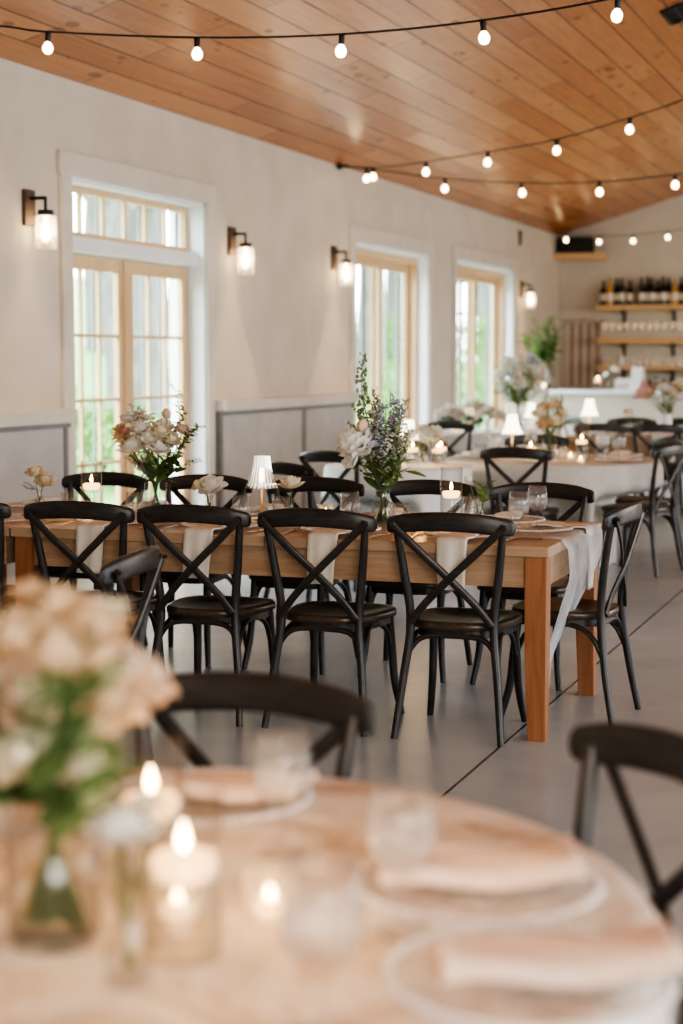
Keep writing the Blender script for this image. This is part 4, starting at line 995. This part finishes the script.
bouquet(-2.257, 6.85, 'tall bouquet of delphinium spikes, a white peony and a blush tulip on the farmhouse table', .135, .035, [
    ('peony','white',-.115,-.06,.345,1.35), ('tulip','blush',-.055,-.09,.40,1.1), ('floret','white',-.10,-.02,.41,.8), ('spike','sage',.03,-.02,.48,1.0), ('broad','dark',-.02,-.09,.26,.9), ('broad','mid',.07,-.07,.27,.9), ('spike','sage',-.085,0,.715,1.5), ('spike','sage',-.115,.02,.50,1.0), ('spike','sage',-.06,.03,.56,1.2), ('spike','sage',.065,.02,.53,1.1), ('spike','sage',.10,0,.46,1.0), ('spike','blue',.0,.0,.52,1.1), ('spike','blue',.05,.03,.55,1.1), ('spike','sage',.085,.04,.40,.9), ('spike','sage',-.02,.05,.50,1.1), ('spike','sage',-.14,.03,.43,.9), ('spike','sage',.12,.03,.41,.8),
    ('floret','white',-.035,-.02,.43,.8), ('floret','blue',-.01,-.05,.38,.7), ('floret','lilac',.02,-.03,.45,.9), ('floret','white',.05,-.02,.43,.9), ('floret','white',.03,-.05,.36,.8), ('floret','blue',.055,.02,.52,.8), ('floret','white',.10,.0,.38,.8), ('floret','blue',-.075,.02,.46,.8),
    ('small','blue',-.015,-.06,.335,1.3), ('small','blue',.02,-.03,.49,1.3), ('small','blue',.055,-.01,.51,1.2), ('small','white',-.05,-.02,.47,1.1),
    ('broad','dark',.10,-.03,.30,.95), ('broad','dark',.04,-.06,.29,.85), ('broad','dark',-.03,-.06,.29,.8), ('broad','mid',.125,-.02,.27,.8), ('broad','dark',.01,.03,.31,.9), ('broad','mid',-.06,.0,.27,.8), ('broad','dark',.06,.03,.30,.9), ('leaf','mid',-.10,.02,.40,.9), ('leaf','sage',.08,.0,.40,1.0), ('leaf','sage',.0,.02,.42,1.0), ('leaf','mid',-.15,.0,.26,.8)], 9)
lamp(-2.834, 6.90, 'rib', 'glowing table lamp with ribbed clear shade and brass stem on the farmhouse table')
def bud(x, y, lab, flabel, items, seed, z=TZ+.006, sc=1.0):
    vase(x, y, 'bud', lab, z, sc); bouquet(x, y, flabel, .09, .012, items, seed, z+.009, sc, 'flowers', 'bud_flowers')
bud(-3.998, 7.0, 'little glass bud vase at the left end of the farmhouse table', 'two cream roses with a dark leaf sprig at the left end of the farmhouse table', [('rose','cream',-.01,-.02,.165,1.0), ('rose','cream',.035,-.01,.125,1.05), ('leaf','dark',-.09,.0,.10,.5), ('leaf','dark',-.07,-.01,.13,.5), ('leaf','dark',-.03,-.03,.11,.45), ('leaf','dark',.01,.03,.12,.4)], 1)
bud(-3.106, 6.95, 'little glass bud vase between the left bouquet and the ribbed lamp', 'white rose with small green buds between the left bouquet and the ribbed lamp', [('rose','white',.015,-.02,.125,1.4), ('rose','cream',-.045,-.01,.13,.9), ('floret','white',-.06,.0,.13,.5), ('leaf','dark',-.03,-.03,.11,.5), ('floret','white',-.02,.01,.17,.5), ('leaf','mid',-.05,0,.13,.5), ('leaf','dark',.03,.02,.15,.4)], 2)
bud(-2.677, 6.85, 'little glass bud vase just right of the ribbed lamp', 'single cream rose just right of the ribbed lamp', [('rose','cream',.005,-.01,.15,1.25), ('leaf','dark',-.02,-.01,.12,.4), ('leaf','mid',.03,.0,.10,.4)], 3)
bud(-1.845, 6.90, 'little glass bud vase between the candle cylinder and the goblets', 'white tulip with a tall green leaf between the candle cylinder and the goblets', [('tulip','white',-.04,-.01,.18,.8), ('broad','mid',.03,-.02,.22,.85), ('broad','mid',.02,.0,.20,.8)], 4)
stemless(-3.404, 6.80, 'stemless water glass left of the left bouquet vase', sc=1.05); tumbler(-3.785, 6.90, 'tumbler beside the cream roses at the left end of the farmhouse table'); tumbler(-3.30, 6.70, 'tumbler of ice water in front of the left bouquet vase', sc=1.05)
stemless(-2.889, 6.80, 'stemless water glass just left of the ribbed lamp', sc=1.05); tumbler(-2.775, 6.98, 'tumbler just behind the stem of the ribbed lamp'); stemless(-2.475, 7.05, 'stemless water glass left of the delphinium vase', sc=1.1)
tumbler(-2.146, 6.72, 'tumbler of ice water right of the delphinium vase', sc=1.1); stemless(-1.93, 7.08, 'stemless water glass right of the right candle cylinder', sc=1.05)
goblet(-1.619, 6.66, 'stemmed water goblet nearest the right corner of the farmhouse table', TZ+.001, 1.02); goblet(-1.605, 6.93, 'second stemmed goblet just behind the first at the right end of the farmhouse table', sc=1.02)
candle_in_cyl(-3.646, 6.85, .25, 'floating candle left of the left bouquet'); candle_in_cyl(-1.984, 6.95, .25, 'floating candle right of the delphinium bouquet')
votive(-3.52, 6.62, 'tealight in front of the left bouquet', TZ+.002); votive(-2.02, 6.62, 'tealight in front of the right candle cylinder', TZ+.006); votive(-2.60, 7.08, 'tealight behind the rose by the ribbed lamp')
t = thing('place_card', 'small white folded card standing behind the tumbler by the delphinium vase', 'card', (-2.10, 7.02, TZ+.006), .2); g = MB(); g.box((-.04,-.001,0), (.04,.001,.05), Matrix.Rotation(.25, 4, 'X')); g.box((-.04,-.001,0), (.04,.001,.05), Matrix.Translation((0,.026,0)) @ Matrix.Rotation(-.25, 4, 'X')); g.build('card', M['paper_card'], t)

# ------------------------------------------------------------------ foreground round table
c0 = (-1.05, 1.95); ZF = TZ+.002
vase(-1.012, 1.79, 'straight', 'clear vase full of stems at the left front of the foreground table', ZF, 1.2)
fb = [('rose','peach',0.027,-.03,.335,1.15), ('rose','peach',0.071,0,.325,1.05), ('rose','peach',-0.021,-.04,.355,1.1), ('rose','blush',0.003,-.07,.30,1.05), ('rose','peach',0.083,-.02,.29,.9), ('rose','peach',-0.073,-.01,.325,1.1), ('rose','peach',-0.005,.03,.385,.9), ('rose','peach',0.039,.03,.37,.95), ('rose','blush',0.095,.04,.305,.9), ('rose','cream',0.019,-.10,.235,.8), ('rose','cream',0.063,-.05,.215,.85), ('small','peach',-0.029,0,.41,1.5), ('small','cream',0.067,.03,.39,1.5), ('floret','white',0.091,.0,.35,.7), ('floret','peach',-0.061,-.02,.38,.7)]
fb += [('leaf','dark',.10*math.cos(k*2.1)-.005, -.03-.05*(k % 3), .17+.025*(k % 6), .9) for k in range(22)] + [('broad','dark',.09*math.cos(k*1.3), -.04-.03*(k % 3), .18+.022*(k % 5), .55) for k in range(16)] + [('leaf','dark',.12*math.cos(k*1.9), -.05+.06*math.sin(k*1.9), .22+.03*(k % 5), .9) for k in range(12)] + [('leaf','sage',.11*math.cos(k*2.6), -.08, .20+.03*(k % 4), .8) for k in range(6)]
fb += [('leaf','sage',.10*math.cos(k*2.2), -.05+.05*math.sin(k*2.2), .27+.022*(k % 5), .7) for k in range(10)] + [('broad','dark',.07*math.cos(k*1.7+.5), -.05+.05*math.sin(k*1.7), .27+.02*(k % 4), .5) for k in range(8)] + [('floret','peach',.09*math.cos(k*2.9), -.04, .33+.02*(k % 3), .7) for k in range(5)]
bouquet(-1.012, 1.79, 'blurred bouquet of peach and cream roses at the left front of the foreground table', .165, .045, fb, 21, ZF+.014)
bud(-.865, 1.70, 'slim glass bud vase in front of the foreground bouquet', 'blurred white rose in the bud vase in front of the foreground bouquet', [('rose','white',.0,-.01,.155,.9), ('rose','cream',.02,0,.185,.5), ('leaf','dark',-.015,-.01,.19,.5), ('leaf','dark',.01,-.02,.12,.4)], 31, ZF, 1.05)
candle_in_cyl(-.842, 1.80, .20, 'floating candle nearer the camera on the foreground table', ZF); candle_in_cyl(-1.0, 2.036, .20, 'floating candle farther back on the foreground table', ZF)
votive(-.79, 1.945, 'tealight right of the foreground candle cylinders', ZF); votive(-.895, 1.895, 'tealight between the two foreground candle cylinders', ZF)
goblet(-.879, 2.215, 'blurred goblet at the far side of the foreground table', ZF); goblet(-.620, 1.957, 'blurred goblet at the middle of the foreground table', ZF, 1.04); goblet(-.60, 1.62, 'large blurred goblet at the bottom middle of the picture', ZF, 1.08); goblet(-1.175, 1.90, 'blurred goblet at the left edge on the foreground table', ZF)
plate(-.575, 2.15, 'glass charger with pearl rim at the far right of the foreground table', ZF); napkin_fold(-.575, 2.165, ZF+.014, 18, .27, .12, 'blush napkin on the farther charger of the foreground table', 'napkin_blush', .018)
plate(-.43, 1.84, 'glass charger with pearl rim at the bottom right of the picture', ZF); napkin_fold(-.40, 1.855, ZF+.014, 20, .27, .11, 'blush napkin on the bottom right charger', 'napkin_blush', .02)
plate(-1.10, 2.45, 'glass charger on the foreground table in front of the facing chair', ZF); napkin_fold(-1.06, 2.46, ZF+.014, 5, .24, .11, 'blush napkin on the charger in front of the facing chair', 'napkin_blush', .01)

# ------------------------------------------------------------------ linen covered round table (right, middle distance)
def P2(dx, dy): return R2[0]+dx, R2[1]+dy
lamp(-3.04, 12.28, 'cloth', 'lit table lamp with pleated white shade at the left of the linen covered table', sc=1.05)
vase(-2.70, 12.02, 'straight', 'glass vase of the apricot bouquet on the linen covered table')
bouquet(-2.70, 12.02, 'loose apricot and cream bouquet on the linen covered table', .14, .035, [('rose','peach',.02,0,.36,1.35), ('rose','cream',-.06,-.03,.30,1.50), ('rose','peach',-.05,0,.34,1.35), ('rose','cream',.05,-.05,.25,1.50), ('rose','peach',-.02,-.06,.23,1.35), ('rose','cream',.09,0,.31,1.20), ('floret','peach',.10,0,.39,1.12), ('floret','peach',.06,0,.42,1.12), ('floret','peach',-.08,0,.39,1.00), ('spike','sage',-.06,0,.52,1.62), ('spike','sage',.11,.02,.44,1.25), ('leaf','sage',-.11,0,.35,1.25), ('leaf','mid',.13,0,.33,1.25), ('leaf','mid',-.03,0,.30,1.00), ('broad','mid',.05,-.03,.24,0.88), ('broad','dark',0,-.05,.22,0.75), ('leaf','mid',.02,.03,.42,1.25), ('leaf','dark',-.07,-.02,.22,0.88)], 41)
candle_in_cyl(-2.41, 11.75, .25, 'tall floating candle right of the apricot bouquet'); candle_in_cyl(-2.75, 11.65, .15, 'short floating candle in front of the apricot bouquet')
votive(-2.37, 11.52, 'tealight in front of the tall candle on the linen covered table'); votive(-2.62, 11.50, 'tealight behind the chair back at the linen covered table'); votive(-2.52, 11.9, 'tealight right of the apricot vase'); votive(-2.95, 11.85, 'tealight left of the apricot vase')
goblet(-2.265, 11.77, 'left of two goblets at the right of the linen covered table', sc=1.2); goblet(-2.125, 11.62, 'right of two goblets at the right of the linen covered table', sc=1.2); goblet(-2.98, 11.55, 'goblet at the left of the linen covered table', sc=1.1); goblet(-2.9, 12.3, 'goblet at the far side of the linen covered table', sc=1.1)
tumbler(-2.52, 11.6, 'tumbler behind the chair back at the linen covered table', sc=1.1); tumbler(-3.13, 11.72, 'tumbler at the left edge of the linen covered table', sc=1.1)
for a, n in ((268, 'in front of the camera side chair'), (-22, 'in front of the right chair'), (40, 'at the far right'), (110, 'at the far side'), (190, 'at the left')):
    x, y = P2(.55*math.cos(math.radians(a)), .55*math.sin(math.radians(a))); plate(x, y, 'charger on the linen covered table ' + n)
    napkin_fold(x, y, TZ+.018, a+40, .20, .10, 'folded napkin on the linen covered table ' + n, 'napkin_cloth')
# small white round table behind the delphiniums
lamp(-3.53, 11.28, 'cloth', 'lit lamp with white shade and brass stem on the small white round table', sc=1.0)
candle_in_cyl(-3.37, 10.86, .20, 'left floating candle on the small white round table', TZ+.004); candle_in_cyl(-3.22, 11.02, .20, 'right floating candle on the small white round table', TZ+.004); candle_in_cyl(-3.30, 11.22, .15, 'short floating candle at the back of the small white round table', TZ+.004)
vase(-3.36, 11.06, 'bud', 'bud vase of white roses on the small white round table', TZ+.004, 1.3)
bouquet(-3.36, 11.06, 'low cluster of white roses on the small white round table', .09, .012, [('rose','white',-.05,-.02,.15,1.1), ('rose','white',.04,-.03,.15,1.2), ('rose','cream',0,0,.17,1.1), ('rose','white',.08,0,.17,1.0), ('leaf','mid',-.02,.02,.22,.6), ('leaf','dark',-.09,0,.12,.5)], 51, TZ+.016, 1.2)
for a, n in ((253, 'near the brown chair'), (100, 'at its far side')):
    x, y = R3[0]+.36*math.cos(math.radians(a)), R3[1]+.36*math.sin(math.radians(a)); plate(x, y, 'charger on the small white round table ' + n); napkin_fold(x, y, TZ+.018, a, .22, .12, 'white napkin on the small white round table ' + n, 'white_cloth')
# distant white round table by the last sliding door
for x, y, s, lab in ((-4.62, 16.05, 1.3, 'left low cluster of white flowers on the distant white round table'), (-4.40, 16.15, 1.6, 'middle low cluster of white flowers on the distant white round table'), (-4.20, 16.0, 1.3, 'right low cluster of white flowers on the distant white round table')):
    vase(x, y, 'bud', 'bud vase of the ' + lab, TZ+.004, s); bouquet(x, y, lab, .09, .012, [('rose','white',-.06,-.02,.12,1.2), ('rose','white',.05,-.02,.13,1.2), ('rose','white',0,0,.16,1.2), ('leaf','mid',.05,.02,.18,.6), ('rose','white',.09,.02,.12,1.1)], 60, TZ+.016, s)
vase(-4.06, 16.62, 'wide', 'large vase of the tall white bouquet on the distant white round table', TZ+.004, 1.3)
tb = [('rose','white',.14*math.cos(k*2.4)*(1+.1*(k % 3)), .12*math.sin(k*2.4), .33+.035*(k % 8), 1.5) for k in range(16)] + [('floret','white',.2*math.cos(k*1.7), .16*math.sin(k*1.7), .34+.05*(k % 6), 1.3) for k in range(14)] + [('leaf','mid',.2*math.cos(k*1.3+.4), .16*math.sin(k*1.3), .30+.05*(k % 6), 1.3) for k in range(14)] + [('floret','blue',.12,0,.60,1.2), ('floret','blue',.17,0,.57,1.2), ('small','blue',.13,-.02,.62,2.5), ('small','blue',.17,-.03,.59,2.5), ('spike','white',-.1,0,.62,1.5), ('spike','white',.02,.05,.66,1.5), ('broad','mid',.1,-.05,.28,1), ('broad','mid',-.1,-.05,.27,1)]
bouquet(-4.06, 16.62, 'big airy bouquet of white and pale blue flowers on the distant white round table', .22, .05, tb, 71, TZ+.016, 1.15)
lamp(-3.82, 16.2, 'cloth', 'lit white lamp at the right of the distant white round table', TZ+.004); tumbler(-4.75, 16.35, 'tumbler at the left of the distant white round table', TZ+.004, 1.1); goblet(-4.0, 16.02, 'goblet at the right of the distant white round table', TZ+.004, 1.1); votive(-4.5, 15.95, 'tealight on the distant white round table', TZ+.004)
# distant farmhouse table below the bar
lamp(-3.22, 16.05, 'cloth', 'lit white lamp on the distant farmhouse table below the bar', sc=1.15)
tumbler(-3.0, 15.95, 'left tumbler on the distant farmhouse table', sc=1.3); tumbler(-2.745, 15.95, 'right tumbler on the distant farmhouse table', sc=1.3); tumbler(-3.30, 16.3, 'tumbler at the left end of the distant farmhouse table', sc=1.1)
bud(-2.84, 16.02, 'bud vase between two tumblers on the distant farmhouse table', 'pale flower between two tumblers on the distant farmhouse table', [('rose','cream',0,-.01,.15,1.0), ('leaf','mid',.02,0,.17,.5), ('leaf','mid',-.03,0,.13,.5)], 81, sc=1.3)
vase(-2.52, 16.15, 'white', 'white vase at the right on the distant farmhouse table', sc=1.15)
bouquet(-2.52, 16.15, 'pink and cream bouquet in the white vase on the distant farmhouse table', .15, .02, [('rose','pink',-.19,-.02,.32,1.74), ('tulip','pink',-.17,0,.36,1.89), ('rose','blush',-.12,-.03,.33,1.74), ('floret','white',-.03,0,.44,1.50), ('floret','white',.04,0,.42,1.50), ('rose','white',.0,-.04,.36,1.59), ('rose','cream',.06,-.03,.33,1.74), ('rose','cream',.14,0,.38,1.74), ('rose','white',.11,0,.29,1.59), ('floret','white',.15,0,.43,1.50), ('leaf','mid',-.12,.02,.42,1.25), ('leaf','mid',.1,.03,.45,1.38), ('leaf','mid',-.08,-.03,.24,1.00), ('leaf','mid',.09,-.03,.22,1.00), ('broad','mid',0,-.05,.27,1.00), ('broad','mid',.07,-.03,.26,1.00), ('leaf','sage',0,0,.42,1.25), ('leaf','mid',-.03,-.05,.26,1.12)], 82, TZ+.03, 1.1)
for i, (x, n) in enumerate(((-3.02, 'leftmost'), (-2.50, 'second'), (-1.98, 'third'))):
    o = napkin_hang(0, 0, 'white napkin hanging over the near edge of the distant farmhouse table, %s from the left' % n, mat='white_cloth', seed=i); o.location = (x, 15.62, .004)
    plate(x, 15.84, 'charger on the distant farmhouse table, %s from the left' % n)
# on the bar
vase(-5.02, 22.3, 'tall', 'tall clear vase on the bar counter by the wall', BZ, 1.15)
gb = [('leaf','mid',.25*math.cos(k*.9)*(.4+.12*(k % 6))-.13, .15*math.sin(k*1.9), .42+.065*(k % 8), 1.6) for k in range(30)]
bouquet(-5.02, 22.3, 'leafy green branches in the tall vase on the bar counter', .30, .03, gb+[('broad','mid',-.2+.07*k, .0, .5+.05*(k % 4), 1.5) for k in range(6)], 91, BZ+.016, 1.1, 'greenery', 'leafy_branches')
t = thing('clay_jug', 'slim terracotta jug on the bar counter by the left wall', 'jug', (-5.22, 22.35, BZ)); g = MB(); g.lathe([(0,0), (.05,0), (.06,.01), (.068,.10), (.05,.20), (.035,.26), (.045,.30), (.040,.30), (.03,.26), (.04,.20), (.055,.10), (0,.02)], 24); g.build('body', M['terracotta'], t); g = MB(); g.tube([(.05,0,.2), (.095,0,.22), (.09,0,.28), (.042,0,.29)], .008, 5, 8); g.build('handle', M['terracotta'], t)
votive(-5.07, 22.2, 'tealight at the left end of the bar counter', BZ, 1.6); candle_in_cyl(-4.35, 22.2, .20, 'candle on the bar counter left of the white machine', BZ, 1.1)
vase(-4.17, 22.12, 'bud', 'bud vase on the bar counter in front of the white machine', BZ, 1.4); bouquet(-4.17, 22.12, 'white roses in front of the white machine on the bar', .09, .012, [('rose','white',.04,-.01,.17,1.1), ('rose','white',-.04,-.01,.13,.9), ('leaf','mid',-.05,0,.14,.5)], 93, BZ+.012, 1.4)

for x, y, z, e in ((-.842, 1.80, .93, 1.6), (-1.0, 2.036, .93, 1.6), (-.79, 1.945, .83, .9), (-.895, 1.895, .83, .9), (-3.646, 6.85, .94, 1.0), (-1.984, 6.95, .94, 1.0), (-3.52, 6.62, .82, .5), (-2.02, 6.62, .82, .5), (-2.6, 11.6, .86, 2.0), (-3.37, 10.95, .93, 1.6)): candle_light(x, y, z, e)

# ------------------------------------------------------------------ light, sky, camera
W = bpy.data.worlds.new('sky'); scn.world = W; W.use_nodes = True; nt = W.node_tree; nt.nodes.clear()
out = nt.nodes.new('ShaderNodeOutputWorld'); bg = nt.nodes.new('ShaderNodeBackground'); tc = nt.nodes.new('ShaderNodeTexCoord'); sp = nt.nodes.new('ShaderNodeSeparateXYZ')
nt.links.new(tc.outputs['Generated'], sp.inputs[0]); c = ramp(nt, sp.outputs[2], [(0, (.95,.98,1.0)), (.5, (.80,.90,1.0))]); nt.links.new(c, bg.inputs[0]); bg.inputs[1].default_value = 9
nt.links.new(bg.outputs[0], out.inputs[0])
def area(name, loc, target, sx, sy, e, col, portal=False):
    l = bpy.data.lights.new(name, 'AREA'); l.shape = 'RECTANGLE'; l.size = sx; l.size_y = sy; l.energy = e; l.color = col
    o = bpy.data.objects.new(name, l); COL.objects.link(o); o.location = loc
    o.rotation_euler = (Vector(target)-Vector(loc)).to_track_quat('-Z', 'Y').to_euler()
    if portal: l.cycles.is_portal = True
    return o
for a, b, h in ops: area('door_portal', (WX-.32, (a+b)/2, h/2), (WX+1, (a+b)/2, h/2), b-a, h, 1, (1,1,1), True)
area('right_fill_light', (7.6, 6.5, 1.9), (-3, 7.5, .6), 11, 2.6, 440, (.80,.90,1.0))  # added cool fill lamp inside the right wall, which has no window
area('back_fill_light', (1.5, -2.6, 2.2), (-2.0, 4, .8), 5, 2.2, 290, (1.0,.94,.86))  # unseen warm fill added behind the camera to brighten the foreground
area('far_fill_light', (7.6, 19, 2.0), (-4, 19, 1.0), 9, 2.6, 330, (1.0,.93,.85))  # extra warm fill added out of view for the far end, no window there
cam = bpy.data.cameras.new('camera'); co = bpy.data.objects.new('camera', cam); COL.objects.link(co); scn.camera = co
cam.sensor_fit = 'VERTICAL'; cam.sensor_height = 36; cam.lens = 1700*36/1024
PT, YW = math.atan(152/1700), math.atan(609/math.hypot(1700, 152))
co.location = (0, 0, 1.47); co.rotation_euler = (PI/2-PT, 0, YW); cam.clip_end = 300; cam.clip_start = .05
cam.dof.use_dof = True; cam.dof.focus_distance = 6.75; cam.dof.aperture_fstop = 2.0
scn.view_settings.view_transform = 'AgX'; scn.view_settings.look = 'AgX - High Contrast'; scn.view_settings.exposure = 0.74
cy = scn.cycles; cy.max_bounces = 10; cy.diffuse_bounces = 4; cy.glossy_bounces = 4; cy.transmission_bounces = 6; cy.transparent_max_bounces = 32
cy.sample_clamp_indirect = 2.5; cy.sample_clamp_direct = 12; cy.blur_glossy = 1.0; cy.caustics_reflective = False; cy.caustics_refractive = False; cy.use_denoising = True
